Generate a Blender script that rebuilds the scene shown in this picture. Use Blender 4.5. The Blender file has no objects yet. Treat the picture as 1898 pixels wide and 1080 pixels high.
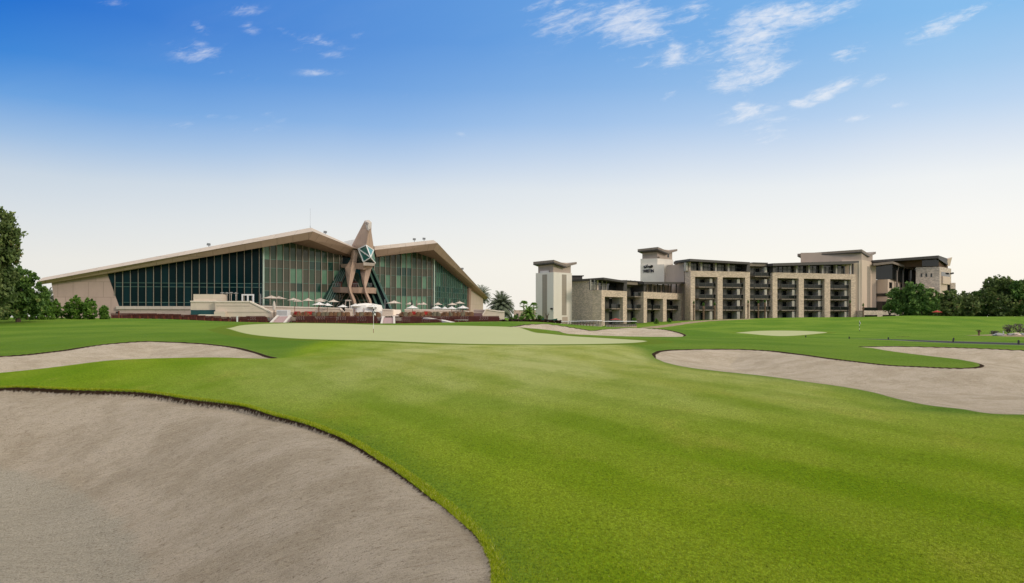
import bpy, bmesh, math, random
import numpy as np
from mathutils import Vector, Matrix
R = math.radians
random.seed(7); rng = np.random.default_rng(11)
C = bpy.context.scene.collection
CAMZ = 1.8; F = 1500.0; CX = 949.0; HY = 588.0
def P(px, py, Y):            # a point on the sight line of a photo pixel at distance Y
    return Vector(((px-CX)/F*Y, Y, CAMZ + (HY-py)/F*Y))

# ---------------------------------------------------------------- camera
cam = bpy.data.cameras.new('camera'); co = bpy.data.objects.new('camera', cam); C.objects.link(co)
co.location = (0, 0, CAMZ); co.rotation_euler = (R(90), 0, 0)
cam.sensor_width = 36; cam.lens = F/1898*36; cam.shift_y = 48/1898; cam.clip_start = .1; cam.clip_end = 9000
bpy.context.scene.camera = co
sc = bpy.context.scene
sc.view_settings.view_transform = 'Standard'; sc.view_settings.look = 'None'; sc.view_settings.exposure = 0; sc.view_settings.gamma = 1

# ---------------------------------------------------------------- node helpers
class NT:
    def __init__(s, nt): s.nt = nt; s.N = nt.nodes; s.L = nt.links
    def new(s, t, **kw):
        n = s.N.new(t)
        for k, v in kw.items(): setattr(n, k, v)
        return n
    def put(s, sock, v):
        if isinstance(v, bpy.types.NodeSocket): s.L.new(v, sock)
        elif v is not None:
            if isinstance(v, (tuple, list)) and len(v) == 3 and sock.type == 'RGBA': v = (*v, 1)
            sock.default_value = v
    def math(s, op, a, b=None, c=None, clamp=False):
        n = s.new('ShaderNodeMath', operation=op, use_clamp=clamp)
        s.put(n.inputs[0], a); s.put(n.inputs[1], b)
        if c is not None: s.put(n.inputs[2], c)
        return n.outputs[0]
    def mix(s, f, a, b, blend='MIX'):
        n = s.new('ShaderNodeMix', data_type='RGBA', blend_type=blend)
        s.put(n.inputs['Factor'], f); s.put(n.inputs[6], a); s.put(n.inputs[7], b)
        return n.outputs[2]
    def noise(s, vec, scale, detail=4, rough=.55, dist=0.):
        n = s.new('ShaderNodeTexNoise'); s.put(n.inputs['Vector'], vec)
        n.inputs['Scale'].default_value = scale; n.inputs['Detail'].default_value = detail
        n.inputs['Roughness'].default_value = rough; n.inputs['Distortion'].default_value = dist
        return n.outputs['Fac']
    def ramp(s, f, stops, interp='LINEAR'):
        n = s.new('ShaderNodeValToRGB'); cr = n.color_ramp; cr.interpolation = interp
        while len(cr.elements) < len(stops): cr.elements.new(.5)
        for e, (p, c) in zip(cr.elements, stops): e.position = p; e.color = (*c, 1) if len(c) == 3 else c
        s.put(n.inputs[0], f); return n.outputs[0]
    def smooth(s, x, a, b):
        n = s.new('ShaderNodeMapRange', interpolation_type='SMOOTHSTEP')
        s.put(n.inputs[0], x); n.inputs[1].default_value = a; n.inputs[2].default_value = b
        return n.outputs[0]
    def lin(s, x, a, b, c=0., d=1.):
        n = s.new('ShaderNodeMapRange'); s.put(n.inputs[0], x)
        for i, v in enumerate((a, b, c, d)): n.inputs[i+1].default_value = v
        return n.outputs[0]
    def attr(s, name): return s.new('ShaderNodeAttribute', attribute_name=name).outputs['Fac']
    def mapping(s, vec, scale=(1,1,1), rot=(0,0,0)):
        n = s.new('ShaderNodeMapping'); s.put(n.inputs[0], vec)
        n.inputs['Scale'].default_value = scale; n.inputs['Rotation'].default_value = rot
        return n.outputs[0]
    def bump(s, h, strength, dist, normal=None):
        n = s.new('ShaderNodeBump'); s.put(n.inputs['Height'], h)
        n.inputs['Strength'].default_value = strength; n.inputs['Distance'].default_value = dist
        if normal is not None: s.put(n.inputs['Normal'], normal)
        return n.outputs[0]
def srgb(r, g, b):
    f = lambda v: (v/255/12.92) if v/255 <= .04045 else ((v/255+.055)/1.055)**2.4
    return (f(r), f(g), f(b))
def newmat(name):
    m = bpy.data.materials.new(name); m.use_nodes = True
    t = NT(m.node_tree); b = t.N['Principled BSDF']; return m, t, b

# ---------------------------------------------------------------- sky and sun
SUN_EL, SUN_AZ = 22, 128     # low sun out to the right of the view
w = bpy.data.worlds.new('World'); sc.world = w; w.use_nodes = True
t = NT(w.node_tree); bg = t.N['Background']; outw = t.N['World Output']
sky = t.new('ShaderNodeTexSky', sky_type='NISHITA', sun_disc=False)
sky.sun_elevation = R(SUN_EL); sky.sun_rotation = R(SUN_AZ); sky.dust_density = 2.5
bg.inputs[1].default_value = .10
tc = t.new('ShaderNodeTexCoord'); d = tc.outputs['Generated']
sep = t.new('ShaderNodeSeparateXYZ'); t.put(sep.inputs[0], d)
x, y, z = sep.outputs
hor = t.math('SQRT', t.math('ADD', t.math('MULTIPLY', x, x), t.math('MULTIPLY', y, y)))
el = t.math('ARCTAN2', z, hor)
azr = t.math('ARCTAN2', x, y)
elw = t.math('ADD', el, t.math('MULTIPLY', t.math('SUBTRACT', t.noise(d, 2.2, 3), .5), .03))
e01 = t.lin(elw, 0, 1.0)     # one radian of elevation
A = lambda y_: math.atan((588-y_)/1740)
def S(k, *c): return tuple(v*k for v in srgb(*c))
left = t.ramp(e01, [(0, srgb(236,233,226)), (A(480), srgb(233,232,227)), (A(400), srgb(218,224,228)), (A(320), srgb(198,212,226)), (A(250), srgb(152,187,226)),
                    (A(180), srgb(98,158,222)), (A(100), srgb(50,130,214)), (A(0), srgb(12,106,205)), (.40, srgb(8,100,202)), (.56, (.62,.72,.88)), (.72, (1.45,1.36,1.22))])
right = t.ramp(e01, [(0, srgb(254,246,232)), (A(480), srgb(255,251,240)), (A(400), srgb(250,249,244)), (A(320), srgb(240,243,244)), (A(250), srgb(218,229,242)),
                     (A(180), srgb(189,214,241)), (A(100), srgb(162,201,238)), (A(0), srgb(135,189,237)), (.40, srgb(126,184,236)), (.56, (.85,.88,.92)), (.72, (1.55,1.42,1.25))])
azf = t.lin(azr, -.62, .5)
grad = t.mix(azf, left, right)  # both ramps are brightened above the frame to add fill light
# thin high clouds, in patches; gnomonic direction coordinates u = x/y, v = z/y
yy = t.math('MAXIMUM', y, .05)
u = t.math('DIVIDE', x, yy); v = t.math('DIVIDE', z, yy)
cu = t.new('ShaderNodeCombineXYZ'); t.put(cu.inputs[0], u); t.put(cu.inputs[1], v)
rotv = t.mapping(cu.outputs[0], (1, 1, 1), (0, 0, R(-14)))
str_ = t.mapping(rotv, (7, 24, 1))
n1 = t.noise(str_, 1.15, 8, .62, .6)
n2 = t.noise(t.mapping(rotv, (24, 70, 1)), 1.9, 7, .68, .5)
nn = t.math('ADD', n1, t.math('MULTIPLY', t.math('SUBTRACT', n2, .5), .6))
blobs = [  # px, py, rx, ry, weight, tilt deg
 (1170,50,70,75,1.0,40),(1050,30,80,45,.8,20),(1400,95,62,70,1.1,10),(1460,30,120,25,.95,12),(1380,150,60,26,1.,5),(1300,95,40,20,.9,20),(1385,205,55,18,.9,15),(1420,250,50,28,.85,8),
 (1255,100,34,22,1.,25),(1150,105,40,16,.9,10),(1290,25,45,22,.8,20),(1540,168,55,13,1.0,22),(1770,35,90,18,.85,22),(1575,98,42,16,.75,22),(1625,150,34,12,.75,20),(1490,190,25,8,.9,0),(1600,218,38,8,.8,10),(1660,195,24,7,.7,8),
 (1235,178,18,9,.9,25),(1590,275,26,6,.6,8),(365,95,75,26,.62,-15),(368,50,22,14,.6,-25),(450,18,40,14,.6,0),(600,8,22,10,.55,0),(225,6,55,10,.5,0),(465,52,22,12,.55,-20),(440,140,45,12,.55,-10),(570,70,75,14,.6,-12),(590,95,60,10,.55,-8),(660,64,26,8,.5,10),
 (590,134,40,7,.65,0),(310,234,62,9,.6,3),(450,240,55,9,.6,5),(505,216,22,9,.55,-10),(380,215,55,6,.55,0),(760,175,60,7,.5,5),(860,251,16,5,.6,-20),(100,190,60,6,.4,-4),(600,262,40,5,.45,0),(1430,298,40,6,.5,8),(1000,75,40,14,.6,15),(1345,60,40,14,.8,20),(1120,75,30,30,.6,40),(1690,60,30,8,.6,20),(1450,225,40,10,.6,10),(1340,130,30,8,.6,0),(1180,130,22,6,.5,0),(640,90,30,6,.4,0),(400,110,40,7,.45,-10),(1010,10,60,14,.6,10)]
msk = None
for (bx, by, rx, ry, wt, tl) in blobs:
    a = R(tl); du = t.math('SUBTRACT', u, (bx-CX)/F); dv = t.math('SUBTRACT', v, (HY-by)/F)
    p = t.math('ADD', t.math('MULTIPLY', du, math.cos(a)*F/rx), t.math('MULTIPLY', dv, math.sin(a)*F/rx))
    q = t.math('ADD', t.math('MULTIPLY', du, -math.sin(a)*F/ry), t.math('MULTIPLY', dv, math.cos(a)*F/ry))
    g = t.math('EXPONENT', t.math('MULTIPLY', t.math('ADD', t.math('MULTIPLY', p, p), t.math('MULTIPLY', q, q)), -.7))
    g = t.math('MULTIPLY', g, wt)
    msk = g if msk is None else t.math('MAXIMUM', msk, g)
dens = t.math('ADD', t.math('MULTIPLY', t.math('SUBTRACT', nn, .5), 3.4), t.math('SUBTRACT', t.math('MULTIPLY', msk, 1.1), .36))
dens = t.smooth(dens, 0, 1.45)
dens = t.math('MULTIPLY', dens, t.math('MULTIPLY', t.smooth(msk, .05, .6), t.lin(azf, .0, .85, .5, .85)))
veil = t.math('MULTIPLY', t.smooth(t.noise(t.mapping(rotv, (2.5, 9, 1)), 1., 5, .6), .45, .8), .03)
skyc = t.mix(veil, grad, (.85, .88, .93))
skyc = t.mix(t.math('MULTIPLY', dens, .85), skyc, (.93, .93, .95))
def vscale(c, k):
    n = t.new('ShaderNodeVectorMath', operation='SCALE'); t.put(n.inputs[0], c); n.inputs['Scale'].default_value = k; return n.outputs[0]
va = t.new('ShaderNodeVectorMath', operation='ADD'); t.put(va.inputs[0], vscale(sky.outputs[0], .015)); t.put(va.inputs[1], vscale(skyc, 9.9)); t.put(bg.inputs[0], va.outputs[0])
sun = bpy.data.lights.new('sun', 'SUN'); so = bpy.data.objects.new('sun', sun); C.objects.link(so)
sun.energy = 1.55; sun.angle = R(12); sun.color = (1, .86, .70)
sd = Vector((math.sin(R(SUN_AZ))*math.cos(R(SUN_EL)), math.cos(R(SUN_AZ))*math.cos(R(SUN_EL)), math.sin(R(SUN_EL))))
so.rotation_euler = sd.to_track_quat('Z', 'Y').to_euler()

# ---------------------------------------------------------------- object helpers
def props(o, label=None, cat=None, group=None, kind=None):
    if label: o['label'] = label
    if cat: o['category'] = cat
    if group: o['group'] = group
    if kind: o['kind'] = kind
    return o
def thing(name, label, cat, loc=(0,0,0), rz=0, group=None):
    o = bpy.data.objects.new(name, None); C.objects.link(o); o.empty_display_size = .3
    o.location = loc; o.rotation_euler = (0, 0, rz)
    return props(o, label, cat, group)
def copy_tree(o, parent=None):
    c = o.copy(); C.objects.link(c)
    if parent is not None: c.parent = parent
    for ch in o.children: copy_tree(ch, c)
    return c
class MB:
    """collects boxes, prisms, tubes and faces and links them as one mesh object"""
    def __init__(s): s.v = []; s.f = []; s.mi = []
    def face(s, pts, mi=0):
        n = len(s.v); s.v += [tuple(p) for p in pts]; s.f.append(tuple(range(n, n+len(pts)))); s.mi.append(mi)
    def hexa(s, a, mi=0):          # 8 points: bottom loop 0-3, top loop 4-7
        n = len(s.v); s.v += [tuple(p) for p in a]
        for q in ((0,3,2,1),(4,5,6,7),(0,1,5,4),(1,2,6,5),(2,3,7,6),(3,0,4,7)): s.f.append(tuple(n+i for i in q)); s.mi.append(mi)
    def box(s, x0, x1, y0, y1, z0, z1, mi=0):
        s.hexa([(x0,y0,z0),(x1,y0,z0),(x1,y1,z0),(x0,y1,z0),(x0,y0,z1),(x1,y0,z1),(x1,y1,z1),(x0,y1,z1)], mi)
    def bar(s, p, q, w, d=None, up=(0,0,1), mi=0):       # rectangular bar from p to q
        p = Vector(p); q = Vector(q); d = d or w; t_ = (q-p).normalized(); up = Vector(up)
        if abs(t_.dot(up)) > .98: up = Vector((0,1,0))
        a = t_.cross(up).normalized()*w/2; b = a.cross(t_).normalized()*d/2
        s.hexa([p-a-b, p+a-b, p+a+b, p-a+b, q-a-b, q+a-b, q+a+b, q-a+b], mi)
    def tube(s, pts, rad, n=8, mi=0, cap=True):
        rings = []
        for i, p in enumerate(pts):
            p = Vector(p); a = Vector(pts[max(i-1, 0)]); b = Vector(pts[min(i+1, len(pts)-1)]); t_ = (b-a).normalized()
            up = Vector((0,0,1)) if abs(t_.z) < .95 else Vector((0,1,0))
            e = t_.cross(up).normalized(); g = t_.cross(e).normalized(); r = rad[i] if isinstance(rad, (list, tuple)) else rad
            base = len(s.v); rings.append(base)
            for k in range(n):
                an = 2*math.pi*k/n; s.v.append(tuple(p + e*math.cos(an)*r + g*math.sin(an)*r))
        for a, b in zip(rings, rings[1:]):
            for k in range(n): s.f.append((a+k, a+(k+1) % n, b+(k+1) % n, b+k)); s.mi.append(mi)
        if cap:
            s.f.append(tuple(rings[0]+k for k in range(n))); s.mi.append(mi); s.f.append(tuple(rings[-1]+k for k in range(n-1, -1, -1))); s.mi.append(mi)
    def prism(s, poly, vec, mi=0):    # polygon (3D points) extruded by vec
        vec = Vector(vec); n = len(poly); b = len(s.v)
        s.v += [tuple(p) for p in poly] + [tuple(Vector(p)+vec) for p in poly]
        s.f.append(tuple(range(b, b+n))); s.mi.append(mi); s.f.append(tuple(range(b+2*n-1, b+n-1, -1))); s.mi.append(mi)
        for i in range(n): j = (i+1) % n; s.f.append((b+i, b+n+i, b+n+j, b+j)); s.mi.append(mi)
    def build(s, name, mat, parent=None, smooth=False, world=True):
        me = bpy.data.meshes.new(name); me.from_pydata(s.v, [], s.f); me.update()
        for m in (mat if isinstance(mat, (list, tuple)) else [mat]): me.materials.append(m)
        bm = bmesh.new(); bm.from_mesh(me)
        for f_, i in zip(bm.faces, s.mi): f_.material_index = i; f_.smooth = smooth
        bmesh.ops.recalc_face_normals(bm, faces=bm.faces); bm.to_mesh(me); bm.free()
        o = bpy.data.objects.new(name, me); C.objects.link(o)
        if parent is not None:
            o.parent = parent
            if world:                                  # vertices were given in world coordinates
                root = Matrix.Identity(4); pr = parent
                while pr is not None:
                    root = Matrix.LocRotScale(pr.location, pr.rotation_euler, pr.scale) @ root; pr = pr.parent
                me.transform(root.inverted())
        return o
# ---------------------------------------------------------------- terrain heights
def zy(py, Y): return CAMZ - (py-HY)/F*Y
cps = []   # (px, Y, z)
def cy(*rows):
    for px, py, Y in rows: cps.append((px, Y, zy(py, Y)))
def cz(*rows):
    for px, Y, z in rows: cps.append((px, Y, z))
for px in (-2200, -900, -200, 500, 949, 1500, 2200, 3200, 4200):
    cz((px, 1.2, 0), (px, 3.2, 0))
cy((915,1080,5.5),(1300,1080,5.5),(1898,1080,5.5)); cz((2800,5.5,0),(-900,6,.1),(-2200,8,.1))
cy((1200,880,9.2),(1600,880,9.2),(1000,760,14.5),(1500,760,15),(1898,768,15),(800,720,18),(600,700,19)); cz((2800,15,0),(4200,15,0))
cy((0,718,17.3),(140,722,16.8),(350,738,15.2),(500,767,13),(610,800,11.4),(700,848,9.8),(790,910,8.2),(870,985,6.8)); cz((-700,17,.2),(-2200,17,.2))
cy((0,692,21),(200,668,23),(400,662,24.5),(520,664.5,25.5),(640,658,28)); cz((-700,21,.1),(-2200,30,.3),(0,26,-.02),(200,29,.12),(400,30,.2))
cy((0,659,34),(100,650,36),(170,640,38.5),(240,633,40),(300,632,41),(380,636,40),(450,645,37),(513,663,30)); cz((-600,34,.1),(-2200,60,.8))
cy((0,620,55),(0,600,80),(100,588.5,100),(0,588,100),(200,610,60),(300,591,105),(-300,588,100),(400,610,62),(200,589.5,103)); cz((-300,55,.6),(0,130,1.5),(200,130,1.3),(-300,130,1.6),(-1500,100,1.6),(-1500,150,1.5))
cy((350,593,112),(430,597.5,112),(500,600.5,113),(620,598.5,113),(700,602,113),(860,602,113),(935,597.5,108))
for px in (300,500,700,900): cz((px, 150, .8))
cy((692,617,56),(700,631,42),(900,637,40),(1090,637,41),(1195,632,43),(600,629,43),(520,625,45),(450,617,50),(418,608,60),(450,603,68),(620,600,75),(692,602,75),(860,604,72),(950,606,70),(1010,618,56),(1110,626,48))
cy((900,660,28),(1150,650,32),(1212,662,32),(1270,680,26),(1420,697,22.5),(1560,716,20),(1700,747,16.5),(1209,655,33.5),(1260,647,37),(1350,646,38),(1420,649,37),(1530,662,32),(1650,676,29),(1760,681,27.5),(1814,677,28))
cy((1610,645,42),(1650,652,36.5),(1700,658,33.5),(1760,665,31),(1592,642,46),(1670,641,47),(1751,642.5,46),(1898,648,43)); cz((1900,35,-.05),(2300,43,.05),(2300,30,0),(3200,40,0))
cy((1300,630,46),(1400,627,58),(1040,617,64),(1100,620,64),(1180,622,64),(1270,624,63))
cy((950,604,74),(1010,600,78),(1060,606,76),(1098,612,73),(1130,609,75),(1170,607,76),(1210,608,75),(1250,613,70),(1272,620,66))
cy((1000,596.7,88),(1060,602,90),(1100,606,90),(1130,609,110),(1120,611.5,165),(1060,611,160),(1170,611,165),(1200,604,185),(1000,600,150))
cy((1355,617,130),(1440,613,148),(1530,616,132),(1440,622.5,112),(1593,614,145),(1460,625.5,95),(1540,627,86),(1660,629.5,74),(1766,634,64),(1898,637.5,57))
cy((1850,621,92),(1700,613,150),(1898,616,130),(1290,597,190),(1400,592,195),(1500,588.5,200),(1600,588,200),(1690,585,200),(1760,586.5,200),(1898,587,200),(2300,587,200),(1500,602,175),(1690,600,175),(1898,602,175),(1300,612,120),(2300,612,120),(2300,602,175),(3200,600,200))
for px in (1300,1600,1900,2300): cz((px, 245, .9))
for px in (-1500, -300, 300, 900, 1300, 1900, 2600): cz((px, 500, 0.))
cps = np.array(cps, float)
def tcoord(px, Y): return np.stack([(np.asarray(px, float)-CX)/420., 2.3*np.log(np.asarray(Y, float))], -1)
def kern(r2): return np.where(r2 > 1e-12, .5*r2*np.log(np.maximum(r2, 1e-12)), 0.)
Q = tcoord(cps[:,0], cps[:,1]); n = len(Q)
K = kern(((Q[:,None]-Q[None])**2).sum(-1)) + np.eye(n)*2e-4
Pm = np.hstack([np.ones((n,1)), Q]); M_ = np.block([[K, Pm], [Pm.T, np.zeros((3,3))]])
sol = np.linalg.solve(M_, np.concatenate([cps[:,2], np.zeros(3)])); TPW, TPC = sol[:n], sol[n:]
def tps(X, Y):
    X = np.asarray(X, float); Y = np.asarray(Y, float); Yc = np.clip(Y, 1.0, 480.)
    q = tcoord(np.clip(X/np.maximum(Yc, 1.0)*F+CX, -2400, 4400), Yc); out = np.empty(len(q))
    for i in range(0, len(q), 40000):
        b = q[i:i+40000]; r2 = ((b[:,None]-Q[None])**2).sum(-1); out[i:i+40000] = kern(r2) @ TPW + TPC[0] + b @ TPC[1:]
    fy = np.clip((Y-0.2)/2.5, 0, 1); far = np.clip((Y-300)/180, 0, 1)
    return out*fy*(1-far)
# ---------------------------------------------------------------- outlines
def cr(pts, n=6, closed=True):       # Catmull-Rom through rows of numbers
    p = np.array(pts, float); N_ = len(p); out = []
    for i in range(N_ if closed else N_-1):
        a, b, c, d_ = (p[(i-1) % N_], p[i], p[(i+1) % N_], p[(i+2) % N_]) if closed else (p[max(i-1,0)], p[i], p[i+1], p[min(i+2,N_-1)])
        for k in range(n):
            s = k/n; out.append(.5*((2*b)+(-a+c)*s+(2*a-5*b+4*c-d_)*s*s+(-a+3*b-3*c+d_)*s**3))
    if not closed: out.append(p[-1])
    return np.array(out)
def wpoly(rows, n=6):                # rows (px, Y, ...) -> world X, Y, ...
    a = np.array(rows, float); a[:,0] = (a[:,0]-CX)/F*a[:,1]; return cr(a, n)
def YofLine(px, py, z): return (CAMZ-z)*F/(py-HY)
# rows: px, Y, lip height
bA = wpoly([(0,17.3,.14),(140,16.8,.14),(260,16.2,.13),(350,15.2,.13),(440,14.2,.12),(500,13,.09),(560,12.2,.075),(610,11.4,.06),(650,10.7,.05),(700,9.8,.035),(750,8.95,.03),(790,8.2,.025),(830,7.5,.02),(870,6.8,.02),(900,6.1,.015),(915,5.5,.015),
            (905,4.4,.015),(700,3.3,0),(200,2.9,0),(-600,3.2,0),(-1200,4.5,0),(-1300,8,0),(-1000,12,.05),(-600,15.5,.1),(-250,17,.13)])
bB = wpoly([(0,34,.07),(100,36,.07),(170,38.5,.07),(240,40,.06),(300,41,.06),(380,40,.07),(450,37,.06),(490,33,.05),(513,30,.04),(500,28.3,0),(430,27.5,0),(300,27.3,0),(150,26,0),(0,23.6,0),(-200,22.5,0),(-500,23.5,0),(-650,28,0),(-500,32,.05),(-200,33,.07)])
bC = wpoly([(1209,33.5,.05),(1222,35.5,.06),(1260,37,.06),(1350,38,.06),(1420,37,.08),(1480,34.5,.08),(1530,32,.07),(1590,30.3,.07),(1650,29,.06),(1700,28.3,.06),(1760,27.5,.05),(1800,27.3,.05),(1815,28.2,.04),(1800,29.8,0),
            (1760,31.6,0),(1700,34.2,0),(1650,37.8,0),(1610,43,0),(1592,46,.05),(1630,46.8,.09),(1670,47,.11),(1751,46,.11),(1830,44.5,.11),(1898,43,.11),(2100,41,.08),(2400,37,.08),(2700,29,.05),(2600,21,0),(2250,16.5,0),
            (1898,15,0),(1780,15.7,0),(1700,16.5,0),(1620,18.6,0),(1560,20,0),(1500,21,0),(1420,22.5,0),(1330,24.3,0),(1270,26,0),(1235,28.5,0),(1215,31.3,.02)])
bD = wpoly([(940,71,.05),(955,74,.08),(975,77,.1),(1010,78.5,.1),(1035,77.5,.1),(1060,76,.1),(1085,74,.08),(1098,72.5,.05),(1112,74,.04),(1130,75,.05),(1170,76,.06),(1210,75,.08),(1250,70,.08),(1272,65.5,.06),(1262,63,0),(1230,62.5,0),(1180,62.5,0),(1100,62.5,0),(1055,63,0),(1043,65.5,.12),(1030,68,.02),(995,69.5,0)])
bE = wpoly([(1659,104,.05),(1675,106,.1),(1695,105,.05),(1680,103.5,0)], 4)
gA = wpoly([(418,60),(432,65),(460,70),(540,75),(620,76.5),(692,76),(780,74),(860,73),(950,70.5),(975,66),(1000,58),(1050,52),(1110,48.5),(1160,45.5),(1198,43),(1170,41.3),(1090,40.6),(980,39.8),(850,39.9),(700,42),(600,43),(520,45),(455,49.5)])
gB = wpoly([(1358,130),(1390,145),(1440,150),(1500,146),(1533,133),(1500,122),(1440,112),(1390,118)])
pth = cr([( (px-CX)/F*Y, Y, wd) for px, Y, wd in [(1452,96,.6),(1475,93.5,2.0),(1540,86.5,2.2),(1660,74,2.6),(1766,64.5,4.2),(1898,57,5.2),(2100,50,5.6),(2600,42,5.6)]], 10, closed=False)
ws = wpoly([(1795,100),(1850,108),(1930,110),(2100,108),(2100,80),(1930,80),(1880,82),(1835,90)])
ds = wpoly([(1172,176),(1230,186),(1290,200),(1340,205),(1395,205),(1390,198),(1330,195),(1290,188),(1240,176),(1200,168),(1172,166)])
fr = wpoly([(513,30),(560,38),(640,47),(760,60),(900,66),(1100,50),(1150,41),(1195,36),(1207,33),(1215,31),(1270,25.8),(1420,22.3),(1560,19.8),(1700,16.3),(1898,14.8),(4200,12),(9000,5),(949,1.0),(915,5.3),(880,6.6),(790,8.2),(700,9.9),(620,11.4),(540,12.0),(480,13.0),(350,14.2),(140,15.6),(-300,16.4),(-700,18),(-300,22.6),(0,23.4),(150,25.8),(300,27.1),(430,27.3),(500,28.1)])
def sdist(X, Y, poly, pad=4):               # signed distance (+ inside) and nearest edge value
    p = poly[:,:2]; q = np.roll(p, -1, 0); val = poly[:,2] if poly.shape[1] > 2 else None
    lo = p.min(0)-pad; hi = p.max(0)+pad
    out = np.full(len(X), -4.); vv = np.zeros(len(X))
    idx = np.where((X > lo[0]) & (X < hi[0]) & (Y > lo[1]) & (Y < hi[1]))[0]
    for k in range(0, len(idx), 40000):
        ii = idx[k:k+40000]; x = X[ii][:,None]; y = Y[ii][:,None]
        d_ = q-p; tt = ((x-p[:,0])*d_[:,0]+(y-p[:,1])*d_[:,1])/np.maximum((d_**2).sum(1), 1e-9); tt = np.clip(tt, 0, 1)
        dx = x-(p[:,0]+tt*d_[:,0]); dy = y-(p[:,1]+tt*d_[:,1]); dd = dx*dx+dy*dy; j = dd.argmin(1); ar = np.arange(len(ii))
        cond = ((p[:,1] > y) != (q[:,1] > y)) & (x < (q[:,0]-p[:,0])*(y-p[:,1])/(q[:,1]-p[:,1]+1e-12)+p[:,0])
        ins = cond.sum(1) % 2 == 1; dist = np.sqrt(dd[ar, j])
        out[ii] = np.where(ins, dist, -dist)
        if val is not None:
            vn = np.roll(val, -1); vv[ii] = val[j]*(1-tt[ar, j])+vn[j]*tt[ar, j]
    return np.clip(out, -4, None), vv
def pathdist(X, Y):
    p = pth[:-1,:2]; q = pth[1:,:2]; wd = pth[:-1,2]; out = np.full(len(X), -4.)
    idx = np.where((X > 10) & (Y > 38) & (Y < 135))[0]
    for k in range(0, len(idx), 40000):
        ii = idx[k:k+40000]; x = X[ii][:,None]; y = Y[ii][:,None]; d_ = q-p
        tt = np.clip(((x-p[:,0])*d_[:,0]+(y-p[:,1])*d_[:,1])/(d_**2).sum(1), 0, 1)
        dd = np.hypot(x-(p[:,0]+tt*d_[:,0]), y-(p[:,1]+tt*d_[:,1])); out[ii] = (wd/2-dd).max(1)
    return np.clip(out, -4, None)
BUNK = [(bA, 1.12, 3.5), (bB, .55, 4.5), (bC, .50, 4.0), (bD, .30, 5.0), (bE, .15, 1.0)]
def sm(x, a, b): x = np.clip((x-a)/(b-a), 0, 1); return x*x*(3-2*x)
def wob(X, Y, f, s): return np.sin(X*f+s)*np.cos(Y*f*.83+s*2.1)+.5*np.sin(X*f*2.3+1.7*s+Y*f*1.9)
def lipwid(r): return np.clip(r*r/2700*np.where(r < 11.5, 1.7, .62)*1.15, .045, .4)
def terrain(X, Y, full=False):
    z = tps(X, Y); sb = np.full(len(X), -4.); lip = np.zeros(len(X)); bid = np.zeros(len(X), int)
    for k, (poly, dep, wd) in enumerate(BUNK):
        s, l = sdist(X, Y, poly, 1.2)
        if k == 2: l = l*.72
        nearf = 1/(1+np.hypot(X, Y)/12)
        s = s + wob(X, Y, 1.3, k+3)*.03 + (wob(X, Y, 5.3, k)*.008 + wob(X, Y, 13.1, k+1)*.004)*nearf*1.5        # cut edges are never perfectly even
        inn = s > sb; sb = np.where(inn, s, sb); lip = np.where(inn, l, lip); bid = np.where(inn & (s > 0), k+1, bid)
        ins = np.clip(s, 0, None); wl = lipwid(np.hypot(X, Y))
        z = z - l*sm(s, 0, wl) - dep*sm(ins, .0, wd*1.0)*np.where(s > 0, 1, 0)
    sand = sb > .1
    z = z + np.where(sand, .012*wob(X, Y, .9, 1.), .006*wob(X, Y, .5, 2.)*np.clip(Y/20, 0, 1))
    if not full: return z
    return z, sb, lip, bid
def gz(x, y): return float(terrain(np.array([x], float), np.array([y], float))[0])
# ---------------------------------------------------------------- one sheet, polar round the camera
vis = np.arange(-130, 2030, 1.9); ang_v = np.arctan((vis-CX)/F)
ang = np.concatenate([np.linspace(-math.pi, ang_v[0]-.02, 70), ang_v, np.linspace(ang_v[-1]+.02, math.pi, 70)[:-1]])
dd_ = np.concatenate([np.arange(520, 235, -1.7), np.arange(235, 60, -.62), np.arange(60, 26, -.42), np.arange(26, 13, -.25)])
rad = np.concatenate([[.25, .6, 1.2, 2., 3., 4., 4.6], CAMZ*F/dd_[dd_ < CAMZ*F/5.0], np.geomspace(212, 6500, 60)])
nA, nR = len(ang), len(rad); AA, RR = np.meshgrid(ang, rad); rs = RR/np.where(np.abs(AA) < .75, np.cos(AA), math.cos(.75))
GX = (np.sin(AA)*rs).ravel(); GY = (np.cos(AA)*rs).ravel()
GZ, SB, LIP, BID = terrain(GX, GY, True)
SG = np.maximum(sdist(GX, GY, gA)[0], sdist(GX, GY, gB)[0]); SP = pathdist(GX, GY)
SW = np.maximum(sdist(GX, GY, ws)[0], sdist(GX, GY, ds)[0]); SF = sdist(GX, GY, fr)[0]
ii = np.arange(nR-1)[:,None]*nA; jj = np.arange(nA)[None]; jn = (jj+1) % nA
quads = np.stack([ii+jj, ii+jn, ii+nA+jn, ii+nA+jj], -1).reshape(-1, 4)
fsb = SB[quads].mean(1); fsg = SG[quads].mean(1); fsp = SP[quads].mean(1)
fbid = BID[quads].max(1)
cls = np.zeros(len(quads), int); cls[fsg > 0] = 10; cls[fsp > 0] = 20
cls[(fsb > 0) & (fbid > 0)] = fbid[(fsb > 0) & (fbid > 0)]
gB_m = GY[quads].mean(1) > 95; cls[(cls == 10) & gB_m] = 11
# smooth vertex normals of the whole sheet, so that its pieces meet without a seam
Vt = np.stack([GX, GY, GZ], -1); fn = np.cross(Vt[quads[:,2]]-Vt[quads[:,0]], Vt[quads[:,3]]-Vt[quads[:,1]])
fn *= np.where(fn[:,2:3] < 0, -1, 1); vn = np.zeros_like(Vt)
for k in range(4): np.add.at(vn, quads[:,k], fn)
vn /= np.maximum(np.linalg.norm(vn, axis=1, keepdims=True), 1e-12)

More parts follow.
